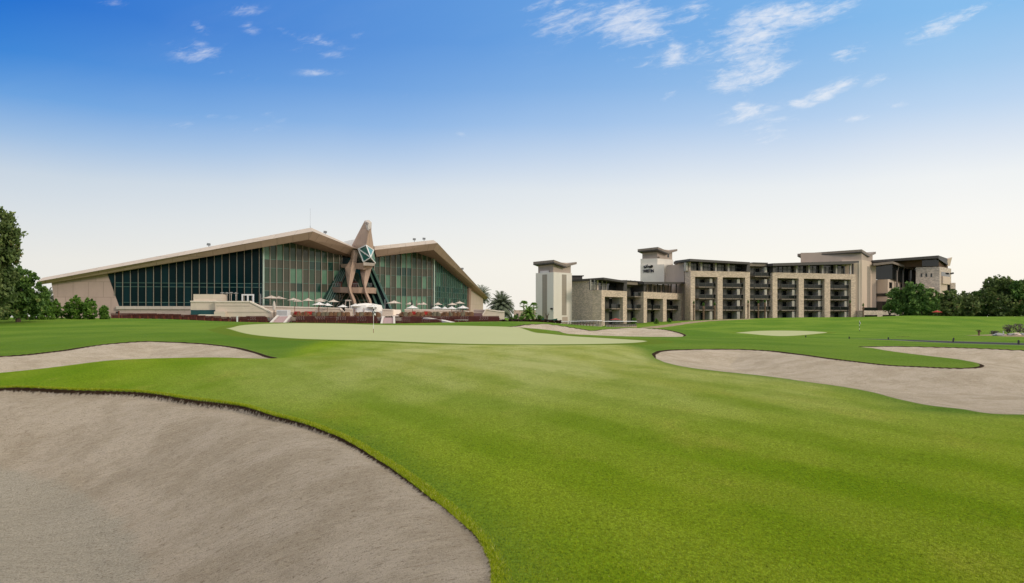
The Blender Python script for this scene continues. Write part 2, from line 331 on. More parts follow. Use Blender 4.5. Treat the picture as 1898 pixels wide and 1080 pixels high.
m, t, b = newmat('course_ground'); M_GROUND = m
geo = t.new('ShaderNodeNewGeometry'); pos = geo.outputs['Position']
sb = t.attr('sand'); sg = t.attr('green'); sp_ = t.attr('path'); sw_ = t.attr('waste'); sf = t.attr('fairway'); lipa = t.attr('lip')
sep = t.new('ShaderNodeSeparateXYZ'); t.put(sep.inputs[0], pos)
dist = t.new('ShaderNodeVectorMath', operation='LENGTH'); t.put(dist.inputs[0], pos); r_ = dist.outputs['Value']
fine = t.noise(pos, 95, 3, .7); mid = t.noise(pos, 9, 5, .65); big = t.noise(t.mapping(pos, (.5, .16, 1), (0, 0, R(-20))), .9, 4, .55); huge = t.noise(pos, .11, 4, .5)
blade = t.noise(t.mapping(pos, (1, .45, 1)), 42, 4, .75)
# mowing bands running away to the left across the fairway
bd = t.mapping(pos, (1, 1, 1), (0, 0, R(-30))); sx = t.new('ShaderNodeSeparateXYZ'); t.put(sx.inputs[0], bd)
wv = t.math('SINE', t.math('ADD', t.math('MULTIPLY', sx.outputs[0], 2.9), t.math('ADD', t.math('MULTIPLY', mid, 1.3), t.math('MULTIPLY', big, 2.6))))
band = t.math('MULTIPLY', t.smooth(wv, -.5, .5), t.smooth(sf, 0, 1.5))
rough = t.mix(t.smooth(huge, .35, .65), (.095, .185, .020), (.145, .232, .030))
fairw = t.mix(t.smooth(big, .33, .67), (.155, .262, .005), (.240, .330, .018))
fairw = t.mix(t.math('MULTIPLY', band, .3), fairw, (.285, .345, .035))
fairw = t.mix(t.math('MULTIPLY', t.smooth(sep.outputs[0], 1.5, -7), .6), fairw, t.mix(t.smooth(big, .3, .7), (.125, .250, .006), (.180, .290, .014)))
yel = t.math('MULTIPLY', t.smooth(t.noise(t.mapping(pos, (1, .5, 1)), .55, 6, .65), .5, .72), .45)
fairw = t.mix(yel, fairw, (.35, .33, .05))
fairw = t.mix(t.math('MULTIPLY', t.math('MULTIPLY', t.smooth(sep.outputs[1], 8, 27), t.smooth(sep.outputs[0], -9.5, -3)), .85), fairw, t.mix(t.smooth(big, .3, .7), (.32, .35, .08), (.45, .46, .19)))  # paler with distance: grazing sheen of the blades put into the colour
turf = t.mix(t.smooth(t.math('ADD', sf, t.math('MULTIPLY', t.math('SUBTRACT', mid, .5), .9)), -.5, 1.0), rough, fairw)
dark = t.math('MULTIPLY', t.smooth(t.noise(t.mapping(pos, (.8, .4, 1)), 1.6, 5, .6), .5, .75), .35)
turf = t.mix(dark, turf, (.120, .225, .004))
turf = t.mix(t.math('MULTIPLY', t.math('MULTIPLY', t.smooth(wv, .1, -.8), t.smooth(sf, 0, 1.5)), t.lin(t.noise(pos, .6, 4, .6), .35, .65, .06, .30)), turf, (.125, .210, .004))
gr3 = t.noise(t.mapping(pos, (1, .5, 1)), 17, 5, .75)
grn_f = t.math('ADD', t.lin(fine, .3, .7, .62, 1.38), t.math('ADD', t.math('MULTIPLY', t.math('SUBTRACT', blade, .5), 2.7), t.math('MULTIPLY', t.math('SUBTRACT', gr3, .5), .8)))
gm = t.new('ShaderNodeMix', data_type='RGBA', blend_type='MULTIPLY'); t.put(gm.inputs['Factor'], t.lin(r_, 10, 90, 1., .5)); t.put(gm.inputs[6], turf)
cg = t.new('ShaderNodeCombineColor'); [t.put(cg.inputs[i], grn_f) for i in range(3)]; t.put(gm.inputs[7], cg.outputs[0]); turf = gm.outputs[2]
# light dry fringe of uncut blades along the bunker edge
turf = t.mix(t.math('MULTIPLY', t.smooth(sb, -.16, -.01), t.smooth(mid, .35, .7)), turf, (.20, .25, .07))
ring = t.mix(t.smooth(sg, -1.6, -1.3), turf, (.125, .19, .02))
putt = t.mix(t.noise(t.mapping(pos, (1, .3, 1)), .35, 3), (.37, .395, .205), (.405, .425, .23))
col = t.mix(t.smooth(sg, -.12, .1), ring, putt)
# sand
sfine = t.noise(pos, 150, 3, .75); gra = t.noise(pos, 38, 4, .7)
rk = t.mapping(pos, (1.9, 8, 1), (0, 0, R(-30))); rake = t.noise(rk, 2.2, 8, .74, .9)
clump = t.noise(t.mapping(pos, (.8, 1.4, 1), (0, 0, R(-30))), 15, 5, .75)
lowz = t.smooth(t.math('ADD', sep.outputs[2], t.math('MULTIPLY', t.math('SUBTRACT', t.noise(pos, 1.1, 4, .6), .5), .25)), -.80, -.90)
sandc = t.mix(t.smooth(t.noise(pos, .8, 6, .7), .38, .62), (.455, .382, .285), (.575, .495, .39))
sandc = t.mix(t.math('MULTIPLY', t.smooth(rake, .5, .7), .5), sandc, (.66, .57, .42))
sandc = t.mix(t.math('MULTIPLY', t.smooth(rake, .48, .32), .5), sandc, (.33, .255, .165))
sandc = t.mix(t.math('MULTIPLY', lowz, .7), sandc, t.mix(t.smooth(gra, .35, .65), (.38, .35, .28), (.56, .52, .42)))
sandc = t.mix(t.math('MULTIPLY', t.smooth(sfine, .47, .32), .8), sandc, (.12, .10, .08))
sandc = t.mix(t.math('MULTIPLY', t.smooth(gra, .45, .31), .75), sandc, (.17, .145, .115))
sandc = t.mix(t.math('MULTIPLY', t.smooth(clump, .45, .30), .85), sandc, (.20, .155, .10))
sandc = t.mix(t.smooth(sfine, .58, .7), sandc, (.74, .66, .52))
cvec = t.new('ShaderNodeVectorMath', operation='DISTANCE'); t.put(cvec.inputs[0], pos); cvec.inputs[1].default_value = (-6.2, 6.6, -.9)
arc = t.math('SINE', t.math('ADD', t.math('MULTIPLY', cvec.outputs['Value'], 24), t.math('MULTIPLY', mid, 5)))
sandc = t.mix(t.math('MULTIPLY', t.math('MULTIPLY', lowz, t.smooth(arc, .1, -.9)), .08), sandc, (.22, .195, .15))
soil = t.mix(mid, (.022, .014, .009), (.06, .036, .02))
edge = t.math('ADD', sb, t.math('MULTIPLY', t.math('SUBTRACT', t.noise(pos, 14, 4, .7), .5), .10))
lipw = t.math('MULTIPLY', t.smooth(lipa, .008, .035), t.math('MULTIPLY', t.attr('lipwidth'), .5))
sandc = t.mix(t.math('MAXIMUM', t.smooth(t.math('SUBTRACT', edge, lipw), -.01, .025), t.smooth(lipa, .014, .004)), soil, sandc)
col = t.mix(t.smooth(sb, -.008, .012), col, sandc)
asp = t.mix(t.noise(t.mapping(pos, (.3, 2, 1)), 3, 4), (.040, .043, .050), (.085, .088, .098))
kerbc = t.mix(t.smooth(sp_, .0, .06), (.30, .28, .25), asp)
col = t.mix(t.smooth(sp_, -.26, -.22), col, t.mix(t.math('MULTIPLY', t.smooth(sep.outputs[1], 78, 70), 1.), asp, kerbc))
wst = t.mix(t.smooth(t.noise(pos, .7, 6, .7), .4, .6), (.27, .20, .14), (.36, .28, .20))
col = t.mix(t.smooth(t.math('ADD', sw_, t.math('MULTIPLY', t.math('SUBTRACT', t.noise(pos, .4, 4), .5), 2.)), -.3, .3), col, wst)
t.put(b.inputs['Base Color'], col); b.inputs['Roughness'].default_value = .92; b.inputs['Specular IOR Level'].default_value = .02
issand = t.smooth(sb, 0, .03)
hgrass = t.math('ADD', t.math('MULTIPLY', fine, .6), t.math('MULTIPLY', blade, 1.))
hsand = t.math('ADD', t.math('MULTIPLY', rake, 1.3), t.math('ADD', t.math('MULTIPLY', sfine, .45), t.math('MULTIPLY', gra, .8)))
hh = t.math('ADD', t.math('MULTIPLY', hgrass, t.math('SUBTRACT', 1, issand)), t.math('MULTIPLY', hsand, issand))
hh = t.math('MULTIPLY', hh, t.lin(sg, -.1, .1, 1, .15))
b1 = t.bump(hh, 1., .045)
t.put(b.inputs['Normal'], b1)

def sheet(name, mask, label=None):
    q = quads[mask]; used, inv = np.unique(q, return_inverse=True); q2 = inv.reshape(-1, 4)
    me = bpy.data.meshes.new(name); me.vertices.add(len(used)); me.vertices.foreach_set('co', Vt[used].astype('f4').ravel())
    me.loops.add(q2.size); me.loops.foreach_set('vertex_index', q2.ravel().astype('i4'))
    me.polygons.add(len(q2)); me.polygons.foreach_set('loop_start', np.arange(0, q2.size, 4, dtype='i4')); 
    me.update(calc_edges=True); me.validate()
    for an, arr in (('sand', SB), ('green', SG), ('path', SP), ('waste', SW), ('fairway', SF), ('lip', LIP), ('lipwidth', lipwid(np.hypot(GX, GY)))):
        at = me.attributes.new(an, 'FLOAT', 'POINT'); at.data.foreach_set('value', arr[used].astype('f4'))
    me.polygons.foreach_set('use_smooth', np.ones(len(q2), bool))
    me.normals_split_custom_set_from_vertices(vn[used].astype('f4'))
    me.materials.append(M_GROUND)
    o = bpy.data.objects.new(name, me); C.objects.link(o); o['kind'] = 'structure'
    if label: o['label'] = label
    return o
sheet('ground', cls == 0, 'mown grass of the golf course')
lab = {1:'deep raked sand bunker in the left foreground', 2:'sand bunker behind the grass ridge on the left', 3:'wide sand bunker on the right round a grass tongue', 4:'two lobed far bunker between the putting green and the golf carts', 5:'small far bunker on the right slope'}
for k in lab:
    if (cls == k).any(): sheet('sand_bunker', cls == k, lab[k])
sheet('putting_green', cls == 10, 'pale close mown putting green before the clubhouse'); sheet('putting_green', cls == 11, 'small far putting green before the hotel hill')
sheet('cart_path', cls == 20, 'dark narrow cart path crossing the right of the course')

# short blades of grass near the camera and along the lip of the near bunker: nobody could count them
m, t, b = newmat('grass_blade'); M_BLADE = m
a_ = t.attr('tone'); t.put(b.inputs['Base Color'], t.ramp(a_, [(0, (.11,.18,.004)), (.45, (.25,.33,.008)), (.8, (.40,.43,.03)), (1, (.56,.52,.18))]))
b.inputs['Roughness'].default_value = .8; b.inputs['Specular IOR Level'].default_value = .05
def blades(X, Y, h, wd, lean, tone):
    n_ = len(X); Z = terrain(X, Y); a = rng.uniform(0, 2*np.pi, n_); la = rng.uniform(0, 2*np.pi, n_)
    dx, dy = np.cos(a)*wd/2, np.sin(a)*wd/2; L_ = rng.uniform(.2, 1, n_)*lean*h
    v0 = np.stack([X-dx, Y-dy, Z-.003], -1); v1 = np.stack([X+dx, Y+dy, Z-.003], -1); v2 = np.stack([X+np.cos(la)*L_, Y+np.sin(la)*L_, Z+np.asarray(h)*rng.uniform(.6, 1, n_)], -1)
    return np.stack([v0, v1, v2], 1).reshape(-1, 3), np.repeat(tone, 3)
n_ = 230000; yy_ = rng.uniform(0, 1, n_)**1.9*11+4.3; xx_ = rng.uniform(-.30, .70, n_)*yy_
sdA = sdist(xx_, yy_, bA)[0]; k = sdA < -.01; xx_, yy_ = xx_[k], yy_[k]
big_ = .5+.5*np.sin(xx_*1.1+.6*yy_)*np.cos(.7*yy_-.3*xx_)
pa = blades(xx_, yy_, .015*np.clip(1-(yy_-4.3)/11.5, .02, 1)**.6, .0026*(1+yy_/7), .9, np.clip(rng.normal(.42, .2, len(xx_))+.18*(big_-.5), 0, 1))
seg = bA[(bA[:,1] > 4.9) & (bA[:,0] > -12.5)]; nx_ = 46000; i_ = rng.integers(0, len(seg)-1, nx_); f_ = rng.uniform(0, 1, nx_)
ok = np.hypot(*(seg[i_+1,:2]-seg[i_,:2]).T) < 1.5; i_, f_ = i_[ok], f_[ok]
ex = seg[i_,0]*(1-f_)+seg[i_+1,0]*f_; ey = seg[i_,1]*(1-f_)+seg[i_+1,1]*f_
off = rng.normal(0, .05, len(ex)); ex2 = ex+off; ey2 = ey+np.abs(rng.normal(0, .05, len(ex)))
_, s_, _, _ = terrain(ex2, ey2, True); k = (s_ < .008) & (s_ > -.13); ex2, ey2 = ex2[k], ey2[k]
pb = blades(ex2, ey2, .02*(1+ey2/20), .003*(1+ey2/6), 1.1, np.clip(rng.normal(.5, .25, len(ex2)), 0, 1))
V3 = np.concatenate([pa[0], pb[0]]); T3 = np.concatenate([pa[1], pb[1]]); nf = len(V3)//3
me = bpy.data.meshes.new('grass_blades'); me.vertices.add(len(V3)); me.vertices.foreach_set('co', V3.astype('f4').ravel())
me.loops.add(len(V3)); me.loops.foreach_set('vertex_index', np.arange(len(V3), dtype='i4')); me.polygons.add(nf); me.polygons.foreach_set('loop_start', np.arange(0, len(V3), 3, dtype='i4'))
me.update(calc_edges=True); at = me.attributes.new('tone', 'FLOAT', 'POINT'); at.data.foreach_set('value', T3.astype('f4')); me.materials.append(M_BLADE)
o = bpy.data.objects.new('grass_blades', me); C.objects.link(o); props(o, 'short green blades of the near turf', 'grass', kind='stuff')
# ---------------------------------------------------------------- building materials
def wallcoord(t):                     # (distance along the wall, height) on any upright face
    g = t.new('ShaderNodeNewGeometry'); c = t.new('ShaderNodeVectorMath', operation='CROSS_PRODUCT')
    t.put(c.inputs[0], g.outputs['Normal']); c.inputs[1].default_value = (0, 0, 1)
    d_ = t.new('ShaderNodeVectorMath', operation='DOT_PRODUCT'); t.put(d_.inputs[0], g.outputs['Position']); t.put(d_.inputs[1], c.outputs[0])
    s = t.new('ShaderNodeSeparateXYZ'); t.put(s.inputs[0], g.outputs['Position'])
    cb = t.new('ShaderNodeCombineXYZ'); t.put(cb.inputs[0], d_.outputs['Value']); t.put(cb.inputs[1], s.outputs[2])
    return cb.outputs[0], g.outputs['Position']
def M(name, col, rough=.7, spec=.3, var=.12, scale=1.5, metal=0., dirt=.0, emit=None):
    m, t, b = newmat(name); tc = t.new('ShaderNodeNewGeometry'); pos = tc.outputs['Position']
    n1 = t.noise(t.mapping(pos, (1, 1, .35)), scale, 5, .6); n2 = t.noise(pos, scale*9, 3, .6)
    f = t.math('ADD', t.math('MULTIPLY', n1, .7), t.math('MULTIPLY', n2, .3))
    c = t.mix(t.smooth(f, .3, .7), tuple(v*(1-var) for v in col), tuple(min(v*(1+var), 1) for v in col))
    t.put(b.inputs['Base Color'], c); b.inputs['Roughness'].default_value = rough; b.inputs['Specular IOR Level'].default_value = spec; b.inputs['Metallic'].default_value = metal
    return m
def panels(name, col, w_, h_, joint=.03, var=.07, dark=.6, off=0.5, rough=.75):
    m, t, b = newmat(name); uv, pos = wallcoord(t)
    br = t.new('ShaderNodeTexBrick'); t.put(br.inputs['Vector'], uv); br.offset = off
    br.inputs['Scale'].default_value = 1; br.inputs['Brick Width'].default_value = w_; br.inputs['Row Height'].default_value = h_
    br.inputs['Mortar Size'].default_value = joint; br.inputs['Mortar Smooth'].default_value = .3; br.inputs['Bias'].default_value = 0
    br.inputs['Color1'].default_value = (*[v*(1-var) for v in col], 1); br.inputs['Color2'].default_value = (*[v*(1+var) for v in col], 1); br.inputs['Mortar'].default_value = (*[v*dark for v in col], 1)
    n1 = t.noise(t.mapping(pos, (1, 1, .3)), 1.1, 5, .6)
    c = t.mix(t.math('MULTIPLY', t.smooth(n1, .4, .75), .22), br.outputs['Color'], tuple(v*.72 for v in col))
    t.put(b.inputs['Base Color'], c); b.inputs['Roughness'].default_value = rough; b.inputs['Specular IOR Level'].default_value = .2
    t.put(b.inputs['Normal'], t.bump(t.math('SUBTRACT', 1, br.outputs['Fac']), .4, .02))
    return m
def glass(name, col, rough=.06, spec=.5):
    m, t, b = newmat(name); g = t.new('ShaderNodeNewGeometry'); n = t.noise(g.outputs['Position'], .45, 3, .6)
    c = t.mix(n, tuple(v*.75 for v in col), tuple(v*1.25 for v in col)); t.put(b.inputs['Base Color'], c)
    b.inputs['Roughness'].default_value = rough; b.inputs['Specular IOR Level'].default_value = spec
    t.put(b.inputs['Normal'], t.bump(n, .05, .3)); return m
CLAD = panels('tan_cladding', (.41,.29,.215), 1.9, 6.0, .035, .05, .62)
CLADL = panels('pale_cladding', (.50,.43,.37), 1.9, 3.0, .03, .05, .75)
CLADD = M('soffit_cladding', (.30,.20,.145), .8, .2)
PINK = panels('pink_stone', (.46,.335,.285), 2.4, 2.6, .035, .05, .62)
PLINTH = panels('plinth_stone', (.47,.37,.32), 2.4, .9, .03, .06, .7)
CREAM = panels('cream_render', (.66,.55,.44), 5, .8, .02, .02, .85)
CREAMC = M('cream_coping', (.74,.64,.54), .8, .2, .06)
TEAL = M('teal_panel', (.010,.062,.068), .3, .5, .15)
G_DARK = glass('dark_glass', (.002,.014,.016), .12, .07); G_DARK2 = glass('dark_blue_glass', (.004,.024,.028), .12, .07)
G_MID = glass('green_glass', (.052,.088,.058), .08, .3); G_LIGHT = glass('pale_green_glass', (.115,.225,.145), .08, .3); G_GREY = glass('grey_blind_glass', (.075,.078,.055), .08, .3); G_DEEP = glass('deep_green_glass', (.012,.046,.034))
G_FALC = glass('teal_glass', (.03,.13,.11), .05, .8); G_FALC2 = glass('light_teal_glass', (.14,.30,.24), .05, .8)
MUL = M('mullion_metal', (.33,.28,.22), .45, .5, .1, metal=.2); MULG = M('green_frame_metal', (.10,.19,.15), .4, .5, .1, metal=.2); WHITE = M('white_frame', (.72,.72,.70), .5, .4, .05)
STONE = panels('rough_stone', (.60,.475,.36), .55, .21, .016, .22, .62, rough=.9)
STONEG = panels('grey_stone', (.60,.50,.405), .5, .20, .016, .26, .6, rough=.9)
RENDER = M('pale_render', (.70,.65,.57), .85, .15, .05, .4); RENDERW = M('warm_render', (.60,.48,.375), .85, .15, .05, .4); RENDERT = M('taupe_render', (.44,.355,.29), .85, .15, .05, .4)
LOUV = panels('louvre_panel', (.36,.31,.25), 3, .18, .03, .03, .6, 0)
ROOFD = M('dark_roof_metal', (.060,.052,.046), .5, .4, .15); ROOFM = M('brown_roof_metal', (.23,.185,.15), .6, .3, .12)
H_DARK = glass('hotel_dark_glass', (.010,.012,.012), .05, .6); H_CURT = glass('curtained_glass', (.13,.122,.098), .15, .4); H_SLAB = M('balcony_slab', (.22,.18,.14), .8, .2, .1); H_LITE = M('room_divider', (.42,.385,.33), .7, .2, .1)
H_WARM = M('divider_lit_side', (.55,.5,.42), .8, .2, .05); WOOD = panels('timber_panel', (.13,.075,.045), 3.0, .16, .02, .12, .5)
RAIL = M('railing_metal', (.05,.05,.045), .4, .5); H_RG = glass('railing_glass', (.014,.017,.015), .08, .3)
REDW = M('dark_red_timber', (.085,.026,.02), .7, .2, .35, 4); CONC = M('pale_concrete', (.60,.55,.50), .85, .15, .1); MAUVE = M('mauve_paving', (.36,.25,.245), .8, .2, .1, 3)
CANV = M('beige_canvas', (.56,.49,.42), .85, .1, .06); CANVW = M('white_canvas', (.70,.69,.67), .85, .1, .03); POLE = M('parasol_pole', (.22,.17,.13), .6, .3)
REDF = M('red_fabric', (.36,.03,.025), .8, .2, .1); WICK = M('brown_wicker', (.19,.105,.055), .8, .2, .3, 14); WICK2 = M('grey_wicker', (.17,.145,.095), .8, .2, .3, 14)
METG = M('grey_metal', (.25,.25,.24), .5, .5, .1, metal=.5); BLACK = M('black_plastic', (.012,.012,.013), .5, .4); RUST = M('rust_red_metal', (.17,.045,.025), .7, .3)
BARK = M('bark', (.085,.062,.045), .9, .1, .35, 6); PBARK = M('palm_bark', (.16,.105,.07), .95, .1, .35, 8); STEPC = M('red_brown_steps', (.10,.048,.04), .85, .1, .35, 5); PAVE = M('terrace_paving', (.33,.27,.22), .85, .2, .1, 3); PLATE = M('number_plate', (.36,.31,.28), .7, .2); TENT = M('white_tent', (.78,.75,.70), .8, .1, .04)
class Face:
    """an upright wall plane given by two plan points; s runs along it, off is metres out from it towards the viewer"""
    def __init__(s, pa, ya, pb=None, yb=None, ang=None):
        s.o = Vector(((pa-CX)/F*ya, ya)) if not isinstance(pa, Vector) else pa
        if ang is not None: s.t = Vector((math.cos(R(ang)), math.sin(R(ang)))); s.L = 0
        else:
            e = Vector(((pb-CX)/F*yb, yb)) if not isinstance(pb, Vector) else pb
            s.L = (e-s.o).length; s.t = (e-s.o).normalized()
        s.n = Vector((s.t.y, -s.t.x))
    def s_at(s, px, off=0):
        u = (px-CX)/F; o = s.o+s.n*off; return (u*o.y-o.x)/(s.t.x-u*s.t.y)
    def z_at(s, px, py, off=0):
        q = s.o+s.n*off+s.t*s.s_at(px, off); return CAMZ+(HY-py)/F*q.y
    def pt(s, a, off, z): q = s.o+s.t*a+s.n*off; return Vector((q.x, q.y, z))
    def pp(s, px, py, off=0): return s.pt(s.s_at(px, off), off, s.z_at(px, py, off))
    def box(s, mb, s0, s1, o0, o1, z0, z1, mi=0):
        mb.hexa([s.pt(s0,o1,z0), s.pt(s1,o1,z0), s.pt(s1,o0,z0), s.pt(s0,o0,z0), s.pt(s0,o1,z1), s.pt(s1,o1,z1), s.pt(s1,o0,z1), s.pt(s0,o0,z1)], mi)
# ---------------------------------------------------------------- golf clubhouse
CL = Vector((-43.1, 140.)); FCn = Face(CL, None, ang=42); CR = CL + FCn.t*36.5
FLf = Face(CL, None, ang=8); FRt = Face(CR, None, ang=74)
club = thing('golf_clubhouse', 'wide tan and glass clubhouse shaped like a falcon with spread wings behind the terrace', 'clubhouse', (-30, 155, .8))
nC = FCn.n
def zi(pts, s):
    for (a, za), (b_, zb) in zip(pts, pts[1:]):
        if a <= s <= b_: return za+(zb-za)*(s-a)/(b_-a)
    return pts[0][1] if s < pts[0][0] else pts[-1][1]
# wall-top profiles  (s, z)
sL0 = FLf.s_at(95); sLg = FLf.s_at(199); topL = [(sL0, FLf.z_at(95, 524.5)), (sLg, FLf.z_at(199, 508)), (0, FLf.z_at(487, 457.5))]
topC = [(0, topL[-1][1]), (FCn.s_at(537), 15.1), (FCn.s_at(620), 13.5), (FCn.s_at(655), 13.0), (FCn.s_at(697), 13.3), (FCn.s_at(770), 14.8), (36.5, 13.7)]
sRg = FRt.s_at(870); sR1 = FRt.s_at(895.5); topR = [(0, 13.7), (sRg, FRt.z_at(870, 535)), (sR1, FRt.z_at(895.5, 553))]
ZB = 3.65
# solid end walls
mb = MB()
bl = [FLf.pp(105.5, 590, 0), FLf.pp(221, 590, 0), FLf.pp(221, 567.5, 0), FLf.pp(199, 505, 0), FLf.pp(95, 522, 0)]
mb.prism(bl, (3, 25, 0)); mb.build('wall', PINK, club)
mb = MB(); a = [FRt.pt(sRg-1.0, 0, .8), FRt.pt(sR1, 0, .8), FRt.pt(sR1, 0, topR[-1][1]+.3), FRt.pt(sRg, 0, topR[1][1]+.5)]
mb.prism(a, (-14, 6, 0)); mb.build('wall', panels('warm_wall_stone', (.50,.40,.31), 3, 2.4, .03, .04, .75), club)
mb = MB(); a = [FRt.pt(sRg-2.0, .45, .8), FRt.pt(sRg-1.0, .45, .8), FRt.pt(sRg+.1, .45, topR[1][1]+.2), FRt.pt(sRg-1.2, .45, topR[1][1]+.8)]
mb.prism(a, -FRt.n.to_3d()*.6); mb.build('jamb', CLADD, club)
# plinth under the left outer glass
mb = MB(); s0 = FLf.s_at(221); FLf.box(mb, s0, .4, -.5, .35, .6, FLf.z_at(221, 573)); mb.build('plinth', PLINTH, club)
mb = MB(); FLf.box(mb, s0-.3, .6, -.5, .62, FLf.z_at(221, 573)+.003, ZB+.05); mb.build('ledge', CLADL, club)
# curtain walls: every pane a quad, set between mullions
def curtain(face, s0, s1, top, rows, pick, slant=None, gl=None, sp=1.24, mulmat=MUL, mw=.11, name='curtain_wall', z0=ZB, off=.0):
    g = MB(); k0 = 0; s = s0; edges = []
    while s < s1-.25: edges.append(s); s += sp
    edges.append(s1)
    for i, (a, b_) in enumerate(zip(edges, edges[1:])):
        zs = [z0]+[r for r in rows if z0 < r < min(zi(top, a), zi(top, b_))-.2]+[None]
        for j, (za, zb) in enumerate(zip(zs, zs[1:])):
            ta, tb = (zi(top, a), zi(top, b_)) if zb is None else (zb, zb)
            if slant:                      # sloping outer edge of the glass
                (sa, z_a), (sb_, z_b) = slant
                lo = sb_+(sa-sb_)*0; f = lambda zz: z_a_s(zz, slant)
                la, lb = f(za), f(ta)
                if b_ <= min(la, lb): continue
                p = [face.pt(max(a, la), off, za), face.pt(max(b_, la), off, za), face.pt(b_, off, tb), face.pt(max(a, min(lb, b_)), off, ta)]
            else: p = [face.pt(a, off, za), face.pt(b_, off, za), face.pt(b_, off, tb), face.pt(a, off, ta)]
            g.face(p, pick(i, j, len(edges)))
    o = g.build(name, gl, club)
    m_ = MB()
    for i, e in enumerate(edges):
        lo = z0
        if slant and e < max(slant[0][0], slant[1][0]):
            (sa, z_a), (sb_, z_b) = slant
            if e <= sb_: continue
            lo = max(z0, z_a+(z_b-z_a)*(e-sa)/(sb_-sa)) if sa != sb_ else z0
        tp = zi(top, e)
        if tp-lo > .4: face.box(m_, e-mw/2, e+mw/2, off+.01, off+.2, lo, tp)
    m_.build('mullion', mulmat, o)
    h = MB()
    for r in rows:
        ss = [e for e in edges if zi(top, e) > r+.1 and not (slant and z_a_s(r, slant) > e)]
        if len(ss) > 1: face.box(h, ss[0], ss[-1], off+.01, off+.09, r-.035, r+.035)
    h.build('transom', MULG, o)
    return o
def z_a_s(z, sl):
    (sa, za), (sb_, zb) = sl; f = (z-za)/(zb-za); return sa+(sb_-sa)*min(max(f, 0), 1.2)
sl = ((FLf.s_at(221), FLf.z_at(221, 568)), (FLf.s_at(199), FLf.z_at(199, 508)))
rg = random.Random(5)
curtain(FLf, FLf.s_at(199)+.0, 0, topL, [4.35, 7.0, 7.65], lambda i, j, n_: (0 if rg.random() < .75 else 1), slant=sl, gl=[G_DARK, G_DARK2], mw=.075)
def pickC(i, j, n_):
    r = rg.random(); kk = (i*7+3) % 5
    if j in (1, 3): return 2 if (i < 4 or r < .8) else 3
    if j == 0: return 1 if (i > 3 and i < 10) or (i > 20 and r < .85) else (0 if r < .7 else 3)
    if j == 2: return 1 if kk in (1,) or r < .13 else (0 if r < .75 else 2)
    return 0 if r < .62 else (2 if r < .9 else 1)
def slantfin(): pass
GC = [G_MID, G_LIGHT, G_GREY, G_DEEP]
sa, sb_ = FCn.s_at(633), FCn.s_at(693)
curtain(FCn, 0, sa, topC, [6.4, 7.9, 10.4, 11.9], pickC, gl=GC, z0=2.9)
curtain(FCn, sb_, 36.5, topC, [6.0, 7.6, 10.0, 11.6], pickC, gl=GC, z0=2.6)
curtain(FRt, 0, sRg-1.2, topR, [4.8, 5.9, 7.1, 8.2, 11], lambda i, j, n_: rg.choice([3, 3, 0, 0, 2, 1]), gl=GC, z0=2.6, mulmat=MULG, mw=.12)
mb = MB(); FCn.box(mb, -.12, .12, .0, .35, 2.6, topC[0][1]); mb.build('corner_post', M('pale_post', (.42,.5,.42), .5, .4), club)
mb = MB(); FCn.box(mb, 36.4, 36.65, .0, .35, 2.6, 13.6); mb.build('corner_post', bpy.data.materials['pale_post'], club)
# white framed door in the left outer glass
mb = MB(); d0, d1 = FLf.s_at(450), FLf.s_at(470); zt = FLf.z_at(450, 547.5); zb = zt-2.6
for a in (d0, (d0+d1)/2, d1): FLf.box(mb, a-.14, a+.14, .22, .34, zb, zt)
FLf.box(mb, d0-.14, d1+.14, .22, .345, zt, zt+.24); mb.build('door_frame', WHITE, club)
# dark recess and glazing in the middle behind the falcon's legs
mb = MB(); FCn.box(mb, sa, sb_, -3.2, -3.0, .8, 13.2); mb.build('window', G_DARK2, club)
# roof: rows of points along the eave  T top, M middle, B bottom of the fascia
def row(*a): return [P(*q) for q in a]
T = row((79,514.5,134.5), (576.5,421.5,138.3), (661,459.5,150.5), (694,456,153.0), (803.5,444.5,156.4), (900,547,197))
Mi = row((67.5,522,133.3), (580,428.5,137.0), (662,461.5,149.6), (694,463,152.2), (811,450,155.3), (905.5,552,196))
Bo = row((73,527.5,134.2), (573,443.5,138.0), (652,474,150.8), (698,475.5,153.2), (804,463,156.3), (899.5,555,197))
mb = MB()
for i in (0, 1, 3, 4): mb.face([Mi[i], Mi[i+1], T[i+1], T[i]])
mb.build('roof_edge', CLADL, club)
mb = MB()
for i in (0, 1, 3, 4): mb.face([Bo[i], Bo[i+1], Mi[i+1], Mi[i]])
mb.face([Bo[0], Mi[0], T[0]]); mb.face([Bo[5], Mi[5], T[5]])
mb.build('fascia', CLAD, club)
W = lambda f, s, top: f.pt(s, 0, zi(top, s)+.02)
mb = MB(); wl = [W(FLf, sL0, topL), W(FLf, sLg, topL), W(FLf, 0, topL)]; wc = [FCn.pt(s, 0, z_+.02) for s, z_ in topC]; wr = [FRt.pt(s, 0, z_+.02) for s, z_ in topR]
mb.face([Bo[0], Bo[1], wl[2], wl[1], wl[0]]); mb.face([Bo[1], wc[0], wc[1]]); mb.face([Bo[1], wc[1], wc[2], Bo[2]]); mb.face([Bo[2], wc[2], wc[3]]); mb.face([Bo[3], Bo[2], wc[3]]); mb.face([Bo[3], wc[3], wc[4]])
mb.face([Bo[3], wc[4], wc[5], Bo[4]]); mb.face([Bo[4], wc[5], wc[6]]); mb.face([Bo[4], wr[0], wr[1], Bo[5]]); mb.face([Bo[5], wr[1], wr[2]])
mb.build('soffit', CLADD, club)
mb = MB(); bk = [Vector((-62, 172, 6)), Vector((-40, 178, 13)), Vector((-28, 184, 12)), Vector((-28, 186, 12)), Vector((-26, 192, 12)), Vector((-14, 214, 5))]
for i in range(5): mb.face([T[i], T[i+1], bk[i+1]]); mb.face([T[i], bk[i+1], bk[i]])
